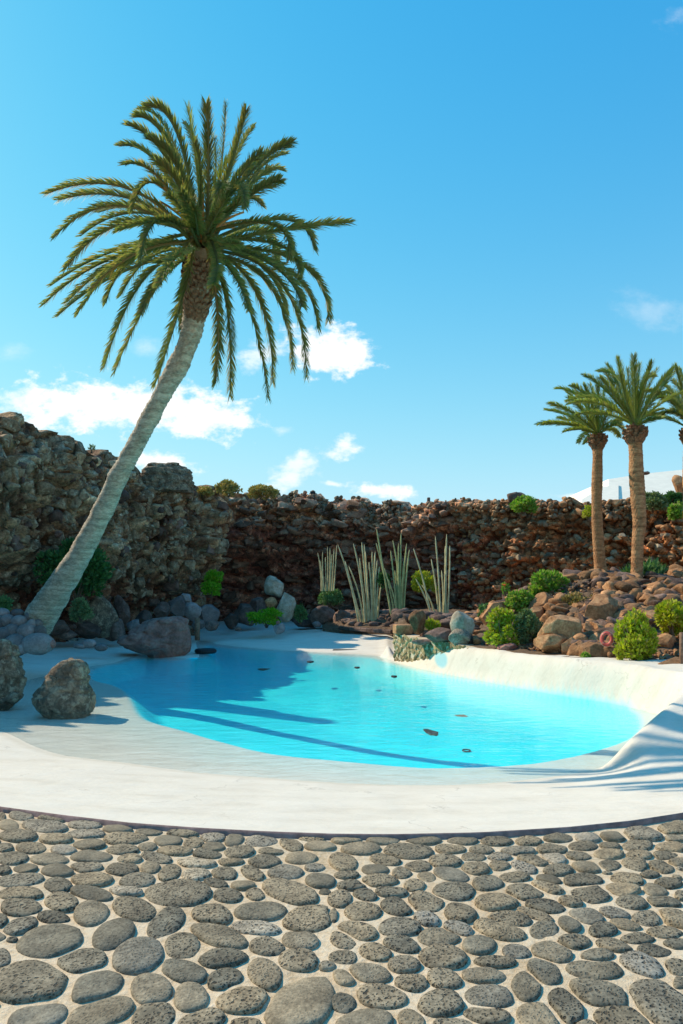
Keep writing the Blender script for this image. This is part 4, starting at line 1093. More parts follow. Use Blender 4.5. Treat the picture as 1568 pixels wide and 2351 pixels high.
# ------------------------------------------------------------------ small pool fittings
def build_fittings():
    # brown post and black ring at the inlet
    mb = MB(); a = P(453, 1470, 24.5); b = P(453, 1418, 24.5); mb.box((a + b) / 2, (.17, .17, b[2] - a[2]), .3, .02); v, f = mb.out()
    tag(obj('post', v, f, M_wood, origin=a), 'short brown wooden post at the pool inlet', 'post')
    c = P(472, 1467, 24.0); th = np.linspace(0, 2 * pi, 33); mb = MB()
    mb.tube(np.column_stack([c[0] + .3 * np.cos(th), c[1] + .3 * np.sin(th), np.full(33, ZW + .09)]), .085, 10, False); v, f = mb.out()
    tag(obj('rubber_ring', v, f, M_black, origin=(c[0], c[1], ZW)), 'black rubber ring floating at the pool inlet', 'ring')
    # dark plank at the far water edge
    c = P(800, 1498, 25.0); mb = MB(); mb.box((c[0], c[1], ZW + .03), (1.15, .16, .09), -.08, .02); v, f = mb.out()
    tag(obj('plank', v, f, M_black, origin=(c[0], c[1], ZW)), 'dark waterlogged plank at the far water edge', 'plank')
    # drains and debris on the pool floor
    r = np.random.default_rng(2)
    for (px, py, w, h, nm, lab, cat) in [(992,1677,42,18,'drain_cover','black ragged drain cover on the turquoise floor, nearest the camera','drain'),(605,1535,34,5,'drain_cover','long dark drain on the shaded far floor','drain'),(712,1517,18,3,'drain_cover','small dark drain near the far beach','drain'),
                                        (905,1550,16,3,'drain_cover','thin dark drain near the fountain end','drain'),(820,1530,14,3,'drain_cover','faint dark drain between far beach and pool centre','drain'),(1065,1641,46,6,'floor_patch','rusty brown patch on the floor under the wall reflection','stain')]:
        zz = -.45
        c = G(px, py, zz)[:2]; 
        for _ in range(6):
            zf = plaster_height(np.array([c]))[0][0]; c = G(px, py, zf + .02)[:2]
        hw = w / 2 / F * c[1]; q0 = G(px, py - h / 2, zf)[1]; q1 = G(px, py + h / 2, zf)[1]; hd = min(abs(q0 - q1) / 2, .6)
        th = np.arange(40) * 2 * pi / 40; rr = 1 + .25 * (r.random(40) - .5) + .15 * np.sin(3 * th)
        ring = np.column_stack([c[0] + hw * rr * np.cos(th), c[1] + hd * rr * np.sin(th)])
        V = []
        for kz, kr in ((-.03, .8), (.002, .8), (.006, .7)):
            V.append(np.column_stack([c[0] + (ring[:, 0] - c[0]) * kr, c[1] + (ring[:, 1] - c[1]) * kr, np.full(40, zf + kz)]))
        V = np.concatenate(V + [np.array([[c[0], c[1], zf + .006]])]); f = []
        for a_ in range(2):
            for k in range(40): f.append((a_ * 40 + k, a_ * 40 + (k + 1) % 40, (a_ + 1) * 40 + (k + 1) % 40, (a_ + 1) * 40 + k))
        for k in range(40): f.append((80 + k, 80 + (k + 1) % 40, 120))
        tag(obj(nm, V, f, M_black if nm != 'floor_patch' else M_wood, origin=(c[0], c[1], zf)), lab, cat)
    c = G(1071, 1723, -.7); 
    for _ in range(6):
        zf = plaster_height(np.array([c[:2]]))[0][0]; c = G(1071, 1723, zf + .02)
    th = np.linspace(0, 2 * pi, 25); mb = MB(); mb.tube(np.column_stack([c[0] + .065 * np.cos(th), c[1] + .08 * np.sin(th), np.full(25, zf + .02)]), .012, 6, False); v, f = mb.out()
    tag(obj('floor_ring', v, f, M_black, origin=c), 'small thin dark ring on the turquoise floor', 'ring')
    # life ring
    c = P(1393, 1467, 14.05); root = empty('life_ring', c - np.array([0, 0, .15])); tag(root, 'faded red life ring leaning on the rocks behind the pool wall', 'life ring')
    th = np.linspace(0, 2 * pi, 41); R_ = .105; ax = np.array([.86, -.5, 0]); az = np.array([.1, .2, 1.0]); az /= np.linalg.norm(az)
    loop = lambda t, rr=R_: c + rr * np.cos(t)[:, None] * ax * .92 + rr * 1.15 * np.sin(t)[:, None] * az
    mb = MB(); mb.tube(loop(th), .036, 12, False); v, f = mb.out(); obj('ring', v, f, M_red, parent=root)
    for k in range(4):
        t0 = pi / 4 + k * pi / 2; mb = MB(); mb.tube(loop(np.linspace(t0 - .16, t0 + .16, 6)), .0375, 12, False); v, f = mb.out(); obj('band', v, f, M_redwhite, parent=root)
    mb = MB(); mb.tube(loop(th, R_ + .042), .006, 6, False); v, f = mb.out(); obj('grab_rope', v, f, M_rope, parent=root)
    # wooden post at right edge
    a = P(1566, 1532, 12.6); b = P(1566, 1452, 12.6); mb = MB(); mb.box((a + b) / 2, (.07, .07, b[2] - a[2]), 0, .008); v, f = mb.out()
    tag(obj('post', v, f, M_wood, origin=a), 'dark wooden post behind the pool wall at the right frame edge', 'post')
    # sign and stub on the rim
    c = P(718, 1131, 38.5); root = empty('rim_sign', P(718, 1142, 38.5)); tag(root, 'tiny dark sign board on posts on the far cliff rim', 'sign')
    mb = MB(); mb.box(c, (.3, .04, .15)); v, f = mb.out(); obj('board', v, f, M_black, parent=root, smooth_shade=False)
    for dx in (-.1, .1):
        mb = MB(); mb.box(c + np.array([dx, .0, -.25]), (.035, .035, .36)); v, f = mb.out(); obj('post', v, f, M_black, parent=root, smooth_shade=False)
    a = P(984, 1156, 37.2); mb = MB(); mb.box(a + np.array([0, 0, .12]), (.16, .14, .42), 0, .03); v, f = mb.out()
    tag(obj('marker_stone', v, f, M_stone_dark, origin=a), 'single dark stone standing up on the far rim', 'stone')
    # blue-stained scoop in the pool wall below the fountain
build_fittings()

# ------------------------------------------------------------------ white building
def build_house():
    root = empty('white_building', P(1450, 1145, 42)); tag(root, 'white flat roofed building with sloping ramp wall behind the palms', 'building')
    d = 42.0
    def prism(name, pxy, depth, mat=M_white, dd=0):
        front = [P(x, y, d + dd + (1170 - y) * .10) for x, y in pxy]; back = [p + np.array([0, depth, 0]) for p in front]
        n = len(front); V = front + back; f = [tuple(range(n)), tuple(range(2 * n - 1, n - 1, -1))] + [(i, i + n, (i + 1) % n + n, (i + 1) % n) for i in range(n)]
        return obj(name, V, f, mat, parent=root, smooth_shade=False)
    prism('ramp_wall', [(1336, 1170), (1336, 1146), (1384, 1118), (1420, 1112), (1420, 1170)], 5, dd=.6)
    prism('wall', [(1397, 1170), (1397, 1100), (1482, 1087), (1570, 1078), (1700, 1062), (1700, 1170)], 9, dd=1.2)
build_house()

# ------------------------------------------------------------------ palms
def bez(B, C, T, n):
    t = np.linspace(0, 1, n)[:, None]; return (1 - t) ** 2 * B + 2 * t * (1 - t) * C + t * t * T
def frond_mesh(B, mid, T, r, wid=.42, nl=62, droop=.15):
    C = 2 * mid - (B + T) / 2
    n = 40; cur = bez(B, C, T, n)
    L = np.linalg.norm(np.diff(cur, axis=0), axis=1).sum()
    mb = MB(); rad = np.linspace(.032, .006, n); mb.tube(cur[::3], rad[::3], 5, False)
    tan = np.gradient(cur, axis=0); tan /= np.linalg.norm(tan, axis=1, keepdims=True)
    V = []; f = []; k = 0
    vs = mb.v[0]; V = [vs]; fs = list(mb.f); cnt = len(vs)
    ts = np.linspace(.12, 1.0, nl)
    roll0 = r.normal(0, .25)
    for t in ts:
        x = t * (n - 1); i = min(int(x), n - 2); a = x - i; p = cur[i] * (1 - a) + cur[i + 1] * a; tg = tan[i]
        up = np.array([0, 0, 1.0]); side = np.cross(tg, up); ln = np.linalg.norm(side)
        side = side / ln if ln > .15 else np.array([1.0, 0, 0]); nrm = np.cross(side, tg)
        ll = wid * (.35 + .65 * min(1, (t - .08) / .22)) * (1 - .42 * max(0, (t - .75) / .25) ** 2)
        for s in (-1, 1):
            el = r.uniform(-.35, 1.15) + roll0 * s          # plumose: several ranks
            sw = r.uniform(1.15, 2.1) * (.85 + .5 * t)
            dr = side * s * cos(el) + nrm * sin(el)
            dr = dr + tg * sw; dr /= np.linalg.norm(dr)
            l2 = ll * r.uniform(.8, 1.12)
            w = (side * .007 + nrm * .009 * s) * (wid / .30)
            p0 = p; p1 = p + dr * l2 * .55; p2 = p + dr * l2 - np.array([0, 0, droop * l2])
            base = cnt
            V.append(np.array([p0 - w * .8, p0 + w * .8, p1 + w, p1 - w, p2])); fs += [(base, base + 1, base + 2, base + 3), (base + 3, base + 2, base + 4)]; cnt += 5
    return np.concatenate(V), fs

def trunk_curve(pts):
    pts = np.array(pts, float); out = []
    n = len(pts)
    for i in range(n - 1):
        p0, p1, p2, p3 = pts[max(i - 1, 0)], pts[i], pts[i + 1], pts[min(i + 2, n - 1)]
        k = max(3, int(np.linalg.norm((p2 - p1)[:3]) / .035))
        for j in range(k):
            t = j / k; out.append(.5 * ((2 * p1) + (-p0 + p2) * t + (2 * p0 - 5 * p1 + 4 * p2 - p3) * t * t + (-p0 + 3 * p1 - 3 * p2 + p3) * t ** 3))
    out.append(pts[-1]); return np.array(out)
def trunk_mesh(name, ctrl, mat, parent, ring=.11, amp=.02, diamond=0.0, nang=13, seg=44, diamond_from=0.0, lump=.04):
    c = trunk_curve(ctrl); n = len(c); pos = c[:, :3]; rad = c[:, 3]
    s = np.r_[0, np.cumsum(np.linalg.norm(np.diff(pos, axis=0), axis=1))]; Ltot = s[-1]
    tan = np.gradient(pos, axis=0); tan /= np.linalg.norm(tan, axis=1, keepdims=True)
    u = np.array([1.0, 0, 0]); V = []
    th = np.arange(seg) * 2 * pi / seg
    for i in range(n):
        u = u - tan[i] * np.dot(u, tan[i]); u /= np.linalg.norm(u); w = np.cross(tan[i], u)
        wob = s[i] + .02 * np.sin(th * 2 + s[i] * 1.3) + .012 * np.sin(th * 5 + i * .05)
        saw = (wob / ring) % 1.0
        rr = rad[i] * (1 + 0 * th) + amp * (1 - saw) ** 2 * (.25 + 1.1 * vnoise(np.array([[s[i] * 1.9, 3.3, 1.1]]), 8)[0]) 
        kd = smooth(diamond_from, diamond_from + .06, s[i] / Ltot)
        if diamond:
            a = (th / (2 * pi) * nang + s[i] / (ring * 2)) % 1; b = (th / (2 * pi) * nang - s[i] / (ring * 2)) % 1
            dd = np.minimum(np.minimum(a, 1 - a), np.minimum(b, 1 - b)) * 2
            rr = rr + diamond * kd * (np.minimum(dd * 1.8, 1) - .3)
        V.append(pos[i] + rr[:, None] * (np.cos(th)[:, None] * u + np.sin(th)[:, None] * w))
    V = np.array(V); nz = (fbm(V.reshape(-1, 3) * 2.6, 4, 3) - .5).reshape(n, seg) * lump * 2
    cen = pos[:, None]; V = V + (V - cen) / (np.linalg.norm(V - cen, axis=-1, keepdims=True)) * nz[..., None]
    f = []
    idx = np.arange(n * seg).reshape(n, seg); nx = np.roll(idx, -1, 1)
    f = np.stack([idx[:-1], nx[:-1], nx[1:], idx[1:]], -1).reshape(-1, 4)
    return obj(name, V.reshape(-1, 3), f, mat, parent=parent), c

def trunk_mat(name, lo, mid, hi, brown=None):
    m, N, L, B = new_mat(name); pos = geo_pos(N)
    mp = N.new('ShaderNodeMapping'); mp.inputs['Scale'].default_value = (1, 1, 3.0); L.new(pos, mp.inputs[0])
    a = noise_node(N, L, mp.outputs[0], 3.0, 6, .65, .2); b = noise_node(N, L, mp.outputs[0], 14, 5, .7)
    f = math_n(N, L, 'ADD', math_n(N, L, 'MULTIPLY', a, .5), math_n(N, L, 'MULTIPLY', b, .5))
    c = ramp(N, L, f, [(.36, lo), (.5, mid), (.62, hi)])
    sz = N.new('ShaderNodeSeparateXYZ'); L.new(pos, sz.inputs[0])
    wz = N.new('ShaderNodeTexWave'); wz.bands_direction = 'Z'; wz.inputs['Scale'].default_value = 2.6; wz.inputs['Distortion'].default_value = 2.5; wz.inputs['Detail'].default_value = 3; wz.inputs['Detail Scale'].default_value = 2; L.new(pos, wz.inputs['Vector'])
    c = mix(N, L, 1.0, c, ramp(N, L, wz.outputs['Fac'], [(0.0, .8), (.3, 1.0), (1.0, 1.05)]), 'MULTIPLY')
    if brown:
        k = ramp(N, L, math_n(N, L, 'ADD', math_n(N, L, 'MULTIPLY', sz.outputs[2], .1), math_n(N, L, 'MULTIPLY', math_n(N, L, 'SUBTRACT', a, .5), .15)), [(.64, 0.0), (.74, .85)])
        c = mix(N, L, k, c, mix(N, L, b, brown, (.42, .3, .17)))
    L.new(c, B.inputs['Base Color']); B.inputs['Roughness'].default_value = .9
    L.new(bump(N, L, f, .7, .03), B.inputs['Normal']); return m
M_trunk_grey = trunk_mat('pale_palm_bark', (.19,.15,.10), (.42,.345,.25), (.62,.53,.4), brown=(.14, .085, .045))
M_trunk_brown = trunk_mat('brown_palm_bark', (.17,.07,.028), (.42,.20,.085), (.60,.33,.16))

def boots(parent, cur, s0, s1, nper, size, out, mat=M_boot):
    pos = cur[:, :3]; rad = cur[:, 3]; s = np.r_[0, np.cumsum(np.linalg.norm(np.diff(pos, axis=0), axis=1))]
    r = np.random.default_rng(4); mb = MB(); z = s0; row = 0
    while z < s1:
        i = int(np.searchsorted(s, z)); i = min(i, len(pos) - 2); t = pos[i + 1] - pos[i]; t /= np.linalg.norm(t)
        u = np.cross(t, [0, 1.0, 0]); u /= np.linalg.norm(u); w = np.cross(t, u)
        for k in range(nper):
            a = (k + .5 * (row % 2)) * 2 * pi / nper + r.normal(0, .05); e = cos(a) * u + sin(a) * w; sd = np.cross(t, e)
            kk = (z - s0) / max(.01, s1 - s0)
            o = out * (.4 + .9 * sin(pi * min(1, kk * .8 + .1))) * r.uniform(.75, 1.25); h = size * r.uniform(.85, 1.2)
            c = pos[i] + e * (rad[i] * .92); tip = c + e * o + t * h * .8
            q = [c - sd * size * .5, c + sd * size * .5, tip + sd * size * .3, tip - sd * size * .3]
            lo = [x - t * size * .35 + e * o * .25 for x in q[:2]] + [x - t * size * .3 for x in q[2:]]
            V = q + lo
            mb.add(V, [(0, 1, 2, 3), (7, 6, 5, 4), (0, 4, 5, 1), (1, 5, 6, 2), (2, 6, 7, 3), (3, 7, 4, 0)])
        z += size * .62; row += 1
    v, f = mb.out(); o = obj('leaf_bases', v, f, mat, parent=parent, smooth_shade=False); tag(o, kind='stuff'); return o

# --- leaning palm
DP = 11.2
def z1(x, y): return (57.4 + x * .5125, 200.9 + y * .5125)
def big_palm():
    tr = [(80,1436,44,0), (97,1410,43,0), (131,1357,37.5,0), (177,1284,31,0), (216,1211,27,0), (252,1138,25.5,0), (287,1064,24.5,0), (327,991,24,0), (361,930,24,0), (392,870,24.5,0), (420,816,25,0), (438,770,27,0), (449,713,30.5,0), (456,660,38,0), (460,620,42,0), (463,585,36,0), (465,560,22,0)]
    ctrl = []
    for (x, y, w, _) in tr:
        dd = float(np.interp(y, [560, 800, 1200, 1436], [11.2, 12.4, 15.6, 17.6])); p = P(x, y, dd); ctrl.append((p[0], p[1], p[2], w * .8 / F * dd))
    base = ctrl[0][:3]
    root = empty('leaning_palm', base); tag(root, 'tall palm leaning right over the pool with pale grey trunk and wide crown', 'palm tree')
    o, cur = trunk_mesh('trunk', ctrl, M_trunk_grey, root, ring=.1, amp=.022, diamond=.026, nang=12, diamond_from=.74, lump=.055)
    Ls = np.r_[0, np.cumsum(np.linalg.norm(np.diff(cur[:, :3], axis=0), axis=1))][-1]
    boots(root, cur, Ls * .885, Ls * .985, 15, .11, .065)
    cx, cy = z1(795, 690)
    C0 = P(cx, cy, DP); r = np.random.default_rng(17)
    F1 = """545,85,690,230,1 520,100,665,250,-1 465,170,640,330,1 430,262,610,360,-1 445,345,610,415,1 715,160,775,350,-1 812,75,822,350,1 900,70,880,340,-1 990,105,930,320,1 1190,250,1020,370,1 1145,370,1015,430,-1 1140,415,1000,490,1 1165,300,1010,410,-1
100,475,470,455,1 150,505,480,500,-1 135,665,430,530,1 250,665,500,560,-1 180,815,440,610,1 120,885,440,720,-1 85,970,400,760,1 190,960,470,750,-1 235,1010,470,760,1 145,1025,430,830,-1 365,960,500,760,1 480,550,590,430,1 515,770,610,590,1
355,1250,540,850,-1 400,1275,600,880,1 585,1320,700,960,1 700,1100,715,900,-1 855,1320,860,980,1 918,1380,905,980,-1 1090,1390,985,930,1 1110,1320,1040,930,-1 1200,1255,1090,880,1 1260,1295,1150,880,-1 1310,1075,1180,820,1 1360,1040,1220,780,-1
1450,605,1150,640,1 1295,725,1160,590,-1 1185,770,1100,610,1 1125,800,1050,640,-1 840,880,860,770,1 850,490,885,455,1 985,540,940,460,1 1060,530,960,510,-1 760,540,770,610,1 600,880,690,750,1 640,250,720,400,-1 560,230,690,380,1 760,250,790,430,1 850,230,850,430,-1 1060,290,940,430,1 640,480,710,560,1
300,900,530,730,1 430,930,580,750,-1 520,1010,620,830,1 1000,1000,930,830,1 1240,980,1100,790,1 1170,1010,1060,800,-1 700,470,745,570,1 900,500,850,580,1 1230,830,1120,700,1 960,700,880,690,1 420,640,600,600,1 330,560,560,545,-1 590,330,700,460,1 500,130,650,270,1 1020,180,920,370,-1"""
    k = 0
    for tok in F1.split():
        tx, ty, mx, my, sg = [float(q) for q in tok.split(',')]
        tx, ty = z1(tx, ty); mx, my = z1(mx, my)
        proj = (np.hypot(mx - cx, my - cy) + np.hypot(tx - mx, ty - my)) / F * DP
        L = r.uniform(2.4, 3.0)
        dz = sqrt(max(0, L * L - proj * proj)) * (-sg) * .75
        dz = float(np.clip(dz, -2.0, 2.0)) + r.normal(0, .15)
        up = .25 * (ty < cy) 
        ang = r.uniform(0, 6.3)
        B = C0 + np.array([.11 * np.sign(tx - cx) * r.uniform(.2, 1), .12 * np.sign(dz), r.uniform(-.18, .14)])
        T = P(tx, ty, DP + dz); mid = P(mx, my, DP + dz * .62)
        if dz < -1: mid[2] += .0
        v, f = frond_mesh(B, mid, T, r, wid=r.uniform(.2, .26), nl=170, droop=.08)
        obj('frond', v, f, M_frond, parent=root); k += 1
    # short young fronds and orange flower stalks at the heart
    for q in range(14):
        a = q * 2 * pi / 14; L = r.uniform(.5, 1.05)
        mb = MB(); T = C0 + np.array([cos(a) * L * .8, sin(a) * L * .8, L * .45 + .1]); mid = C0 + np.array([cos(a) * L * .35, sin(a) * L * .35, L * .35])
        mb.tube(bez(C0, mid * 2 - (C0 + T) / 2, T, 8), np.linspace(.035, .015, 8), 5); 
        v, f = mb.out(); obj('flower_stalk', v, f, M_stalk, parent=root)
    for q in range(7):
        a = q * 2 * pi / 7 + .2; L = r.uniform(1.1, 1.8)
        T = C0 + np.array([cos(a) * L * .55, sin(a) * L * .55, L * .85]); mid = C0 + np.array([cos(a) * L * .2, sin(a) * L * .2, L * .5])
        v, f = frond_mesh(C0, mid, T, r, wid=.24, nl=60); obj('young_frond', v, f, M_frond2, parent=root)
big_palm()

def right_palm(name, tr, d, label, tips, seed, collar=.12, L0=2.6, mat=M_frond2, extra=18, trunk=True):
    ctrl = []
    for (x, y, w) in tr:
        p = P(x, y, d); ctrl.append((p[0], p[1], p[2], w * .43 / F * d))
    root = empty(name, ctrl[0][:3]); tag(root, label, 'palm tree')
    o, cur = trunk_mesh('trunk', ctrl, M_trunk_brown, root, ring=.085, amp=.014, diamond=.024, nang=14, lump=.015, seg=56)
    Ls = np.r_[0, np.cumsum(np.linalg.norm(np.diff(cur[:, :3], axis=0), axis=1))][-1]
    boots(root, cur, Ls - .42, Ls - .05, 14, .13, collar)
    C0 = np.array(ctrl[-1][:3]); cx, cy = tr[-1][0], tr[-1][1]; r = np.random.default_rng(seed)
    lst = [(tx, ty, mx, my) for (tx, ty, mx, my) in tips]
    for k, (tx, ty, mx, my) in enumerate(lst):
        proj = (np.hypot(mx - cx, my - cy) + np.hypot(tx - mx, ty - my)) / F * d; L = max(L0, proj)
        dz = sqrt(max(0, L * L - proj * proj)) * (1 if k % 2 else -1) * .7
        T = P(tx, ty, d + dz); mid = P(mx, my, d + dz * .55); v, f = frond_mesh(C0 + np.array([0, .06 * np.sign(dz), 0]), mid, T, r, wid=.27, nl=150, droop=.05); obj('frond', v, f, mat, parent=root)
    for k in range(extra):
        a = k * 2.4 + seed; el = r.uniform(.15, 1.25); L = L0 * r.uniform(.85, 1.05)
        hd = np.array([cos(a), sin(a), 0]); mid = C0 + hd * L * .45 * cos(el) + np.array([0, 0, L * .5 * sin(el)]) + [0, 0, .12]
        T = C0 + hd * L * .92 * cos(el * .9) + np.array([0, 0, L * .8 * sin(el) - .1]); v, f = frond_mesh(C0, mid, T, r, wid=.26, nl=120, droop=.05); obj('frond', v, f, mat, parent=root)
def z4(x, y): return (1090.6 + x * .3296, 774.9 + y * .3296)
def T4(s): 
    out = []
    for tok in s.split():
        a = [float(q) for q in tok.split(',')]; out.append(z4(a[0], a[1]) + z4(a[2], a[3]))
    return out
right_palm('palm_tree', [(1384,1352,36),(1381,1330,32),(1376,1280,27),(1372,1220,25),(1370,1150,24.5),(1371,1090,24),(1372,1040,22),(1372,1015,26),(1372,1000,14)], 20.5,
           'left of the two upright brown palms, slimmer trunk, wind swept fronds', T4("440,605,650,600 500,505,680,560 520,460,700,540 640,380,760,520 650,420,770,540 700,370,790,520 755,335,820,500 800,330,840,500 850,330,860,500 900,350,890,520 1040,660,960,610 1000,690,940,640 630,655,740,640 770,735,810,690 960,480,910,560 590,560,720,600 480,600,660,610 1010,600,930,590"), 3, L0=2.3, extra=4)
right_palm('palm_tree', [(1461,1392,38),(1460,1370,34),(1462,1320,28),(1464,1250,27),(1468,1200,30),(1465,1150,33),(1461,1090,34),(1459,1030,30),(1458,1008,34),(1458,990,20),(1458,980,12)], 18.2,
           'right of the two upright brown palms, thicker trunk and fuller green crown', T4("765,265,920,380 920,190,1010,380 990,150,1050,380 1090,180,1100,380 1105,130,1115,370 1150,180,1130,380 1235,175,1180,360 1270,220,1190,400 1375,225,1240,400 650,440,880,440 660,460,890,470 720,400,900,440 870,280,980,420 1300,500,1200,540 1290,560,1190,580 1380,240,1250,420 700,540,900,530 1060,220,1080,400 1010,250,1050,430 900,230,990,400"), 6, L0=2.45, extra=4, collar=.15)
right_palm('palm_tree', [(1590,1400,36),(1586,1300,30),(1584,1200,29),(1582,1100,28),(1582,1040,26),(1584,1000,28),(1584,985,14)], 19.5,
           'palm mostly hidden by the right frame edge, only fronds and trunk side showing', T4("1285,420,1400,470 1300,330,1400,420 1390,200,1450,400 1380,300,1450,430 1300,545,1400,520 1420,220,1470,400 1290,540,1400,530 1330,380,1420,450 1600,180,1530,380 1750,300,1600,420 1800,420,1640,470 1780,560,1630,540"), 9, L0=2.3, extra=7)

# ------------------------------------------------------------------ bushes
def bush(px, py, w, h, d, kind, label, name='shrub', cat='shrub', leaf=.05, n=None, seed=None, spiky=False, stems=True, clumps=22, flat=.9, upright=0.0, core=True):
    r = np.random.default_rng(seed if seed is not None else int(px * 13 + py * 7) % 9999)
    c = P(px, py, d); hw = w / 2 / F * d; hh = h / 2 / F * d; base = c - np.array([0, 0, hh])
    root = empty(name, base); tag(root, label, cat)
    if n is None: n = int(min(6000, 1500 * (w * h) / 2500 + 400))
    # clumps spread over an uneven dome
    ta = r.uniform(0, 2 * pi, clumps); cz = r.uniform(-.8, .95, clumps); cq = np.sqrt(np.clip(1 - np.maximum(cz, 0) ** 2, 0, 1)) * np.sqrt(r.uniform(.25, 1, clumps)) * r.uniform(.85, 1.1, clumps)
    cc = np.column_stack([np.cos(ta) * cq, np.sin(ta) * cq, cz])
    cr = r.uniform(.2, .42, clumps); cc = cc * (1 - cr[:, None] * .8)
    k = r.integers(clumps, size=n); dv = r.normal(size=(n, 3)); dv /= np.linalg.norm(dv, axis=1, keepdims=True)
    rad = cr[k] * (r.uniform(.55, 1.0, n) + .2 * r.random(n) ** 6)
    p = cc[k] + dv * rad[:, None]
    sc = np.array([hw, hw * flat, hh]); bot = -1.0
    p[:, 2] = np.maximum(p[:, 2], bot + .05 * r.random(n))
    Pw = c + p * sc
    dirs = dv * .8 + np.array([0, 0, .35 + upright]) + r.normal(size=(n, 3)) * .45; dirs /= np.linalg.norm(dirs, axis=1, keepdims=True)
    sd = np.cross(dirs, r.normal(size=(n, 3))); sd /= np.linalg.norm(sd, axis=1, keepdims=True)
    ln = leaf * r.uniform(.7, 1.4, n)[:, None]; wd = ln * (.13 if spiky else .3)
    v0 = Pw - dirs * ln * .2; v1 = Pw + sd * wd + dirs * ln * .35; v2 = Pw + dirs * ln; v3 = Pw - sd * wd + dirs * ln * .35
    V = np.stack([v0, v1, v2, v3], 1).reshape(-1, 3); f = np.arange(4 * n).reshape(n, 4)
    o = obj('foliage', V, f, LEAF[kind], parent=root, smooth_shade=False)
    if stems:
        mb = MB()
        for q in range(9):
            a = r.uniform(0, 6.3); t = base + np.array([cos(a) * hw * .6, sin(a) * hw * .5, hh * r.uniform(.9, 1.6)]); m = base + np.array([cos(a) * hw * .2, sin(a) * hw * .2, hh * .5])
            mb.tube([base + np.array([r.normal(0, .03), r.normal(0, .03), -.05]), m, t], [.018, .012, .005], 5)
        v, f = mb.out(); obj('stems', v, f, M_stem, parent=root)
    return root
bush(175,1308,175,140,24.2,'dark','large dark green bush behind the leaning palm trunk',clumps=34,leaf=.13,n=6500)
bush(185,1400,52,56,21.5,'grey','small grey green bush under the large dark bush',leaf=.07)
bush(6,1388,36,46,20,'blue','small green plant above the stone heap at the left frame edge',leaf=.08)
bush(493,1324,44,32,31.4,'vivid','upper bright green tuft on the cliff corner',leaf=.09,n=1500)
bush(484,1352,50,36,31.2,'vivid','lower bright green tuft on the cliff corner',leaf=.09,n=1700)
bush(612,1418,98,42,31.4,'vivid','low vivid green bush at the back of the far beach',leaf=.1,n=2600)
bush(690,1407,32,48,33.0,'blue','upright green shrub right of the pale rock',leaf=.09,n=1300)
bush(756,1371,66,42,33.5,'blue','round blue green shrub below the small cactus clump',leaf=.09,n=2600,clumps=26)
bush(880,1332,32,40,31.0,'dark','dark green bush behind the tall cactus clumps',leaf=.09,n=1000)
bush(972,1338,70,56,30.5,'lemon','lemon yellow bush glowing behind the cactus clumps',leaf=.08,n=2600)
bush(992,1442,42,40,20.0,'yellow','small upright green plant beside the fountain boulder',leaf=.09,n=900,upright=.8,spiky=True)
bush(1259,1343,92,74,19.2,'bright','bright green bush at the top of the slanting slab',leaf=.1,n=3600,upright=.3)
bush(1193,1382,76,54,18.6,'bright','loose light green bush left above the bush pair',leaf=.08,n=2200)
bush(1153,1446,84,96,16.5,'yellow','yellow green bush, left one of the bush pair by the pool wall',leaf=.07,n=4600,clumps=24)
bush(1214,1442,78,88,16.4,'grey','grey green bush, right one of the bush pair by the pool wall',leaf=.06,n=4600,clumps=24)
bush(1116,1405,34,38,19,'blue','small blue green plant left of the bush pair',leaf=.07)
bush(1331,1382,80,50,17.8,'tan','dry tan flowering bush between the palms and the slab',leaf=.06,n=2600)
bush(1289,1382,22,32,18.3,'bright','little green plant left of the dry tan bush',leaf=.08,n=500)
bush(1484,1329,96,64,19.6,'blue','spiky green agave like plants behind the right palm foot',leaf=.26,n=900,spiky=True,upright=.5)
bush(1440,1335,40,44,20.0,'blue','spiky green plant between the two upright palm trunks',leaf=.24,n=420,spiky=True,upright=.5)
bush(1457,1464,94,124,13.6,'yellow','tall yellow green bush right of the red life ring',leaf=.07,n=6500,clumps=34,upright=.6,spiky=False)
bush(1544,1421,76,84,14.3,'yellow','yellow green bush above the wooden post at the right',leaf=.07,n=3600,clumps=24)
bush(1553,1175,42,40,26.5,'bright','bright green bush high on the right cliff edge',leaf=.1,n=1500)
bush(1199,1158,64,42,31.5,'bright','wide green shrub on the cliff rim before the dark block',leaf=.11,n=2200)
bush(1351,1178,26,34,27.5,'yellow','small green plant on the cliff left of the slimmer palm',leaf=.08,n=700)
bush(1498,1153,66,44,29.5,'grey','grey green scrub on the rim right of the thicker palm',leaf=.1,n=2200)
bush(1540,1148,60,36,30,'dark','dark green scrub on the rim before the white building',leaf=.1,n=1800)
bush(1366,1350,96,14,19.5,'yellow','low ground plants at the slimmer palm foot',leaf=.07,n=1400,stems=False)
bush(1552,1346,50,12,18.8,'bright','low ground plants at the right frame edge',leaf=.07,n=800,stems=False)
bush(1344,1506,18,14,14.0,'bright','tiny green plant at the pool wall left of the ring stone',leaf=.05,n=260,stems=False)
bush(525,1122,70,34,32.5,'ochre','ochre dry scrub on the rim beside the flat outcrop',leaf=.1,n=2600)
bush(600,1130,84,30,36.5,'ochre','ochre dry scrub on the far rim left of the sign',leaf=.1,n=2600)
bush(470,1128,40,20,32,'ochre','small tuft of ochre scrub near the flat outcrop',leaf=.1,n=900)
bush(210,1030,16,16,26.2,'grey','tiny twiggy plant on the left cliff rim',leaf=.1,n=90,spiky=True,upright=1.2)
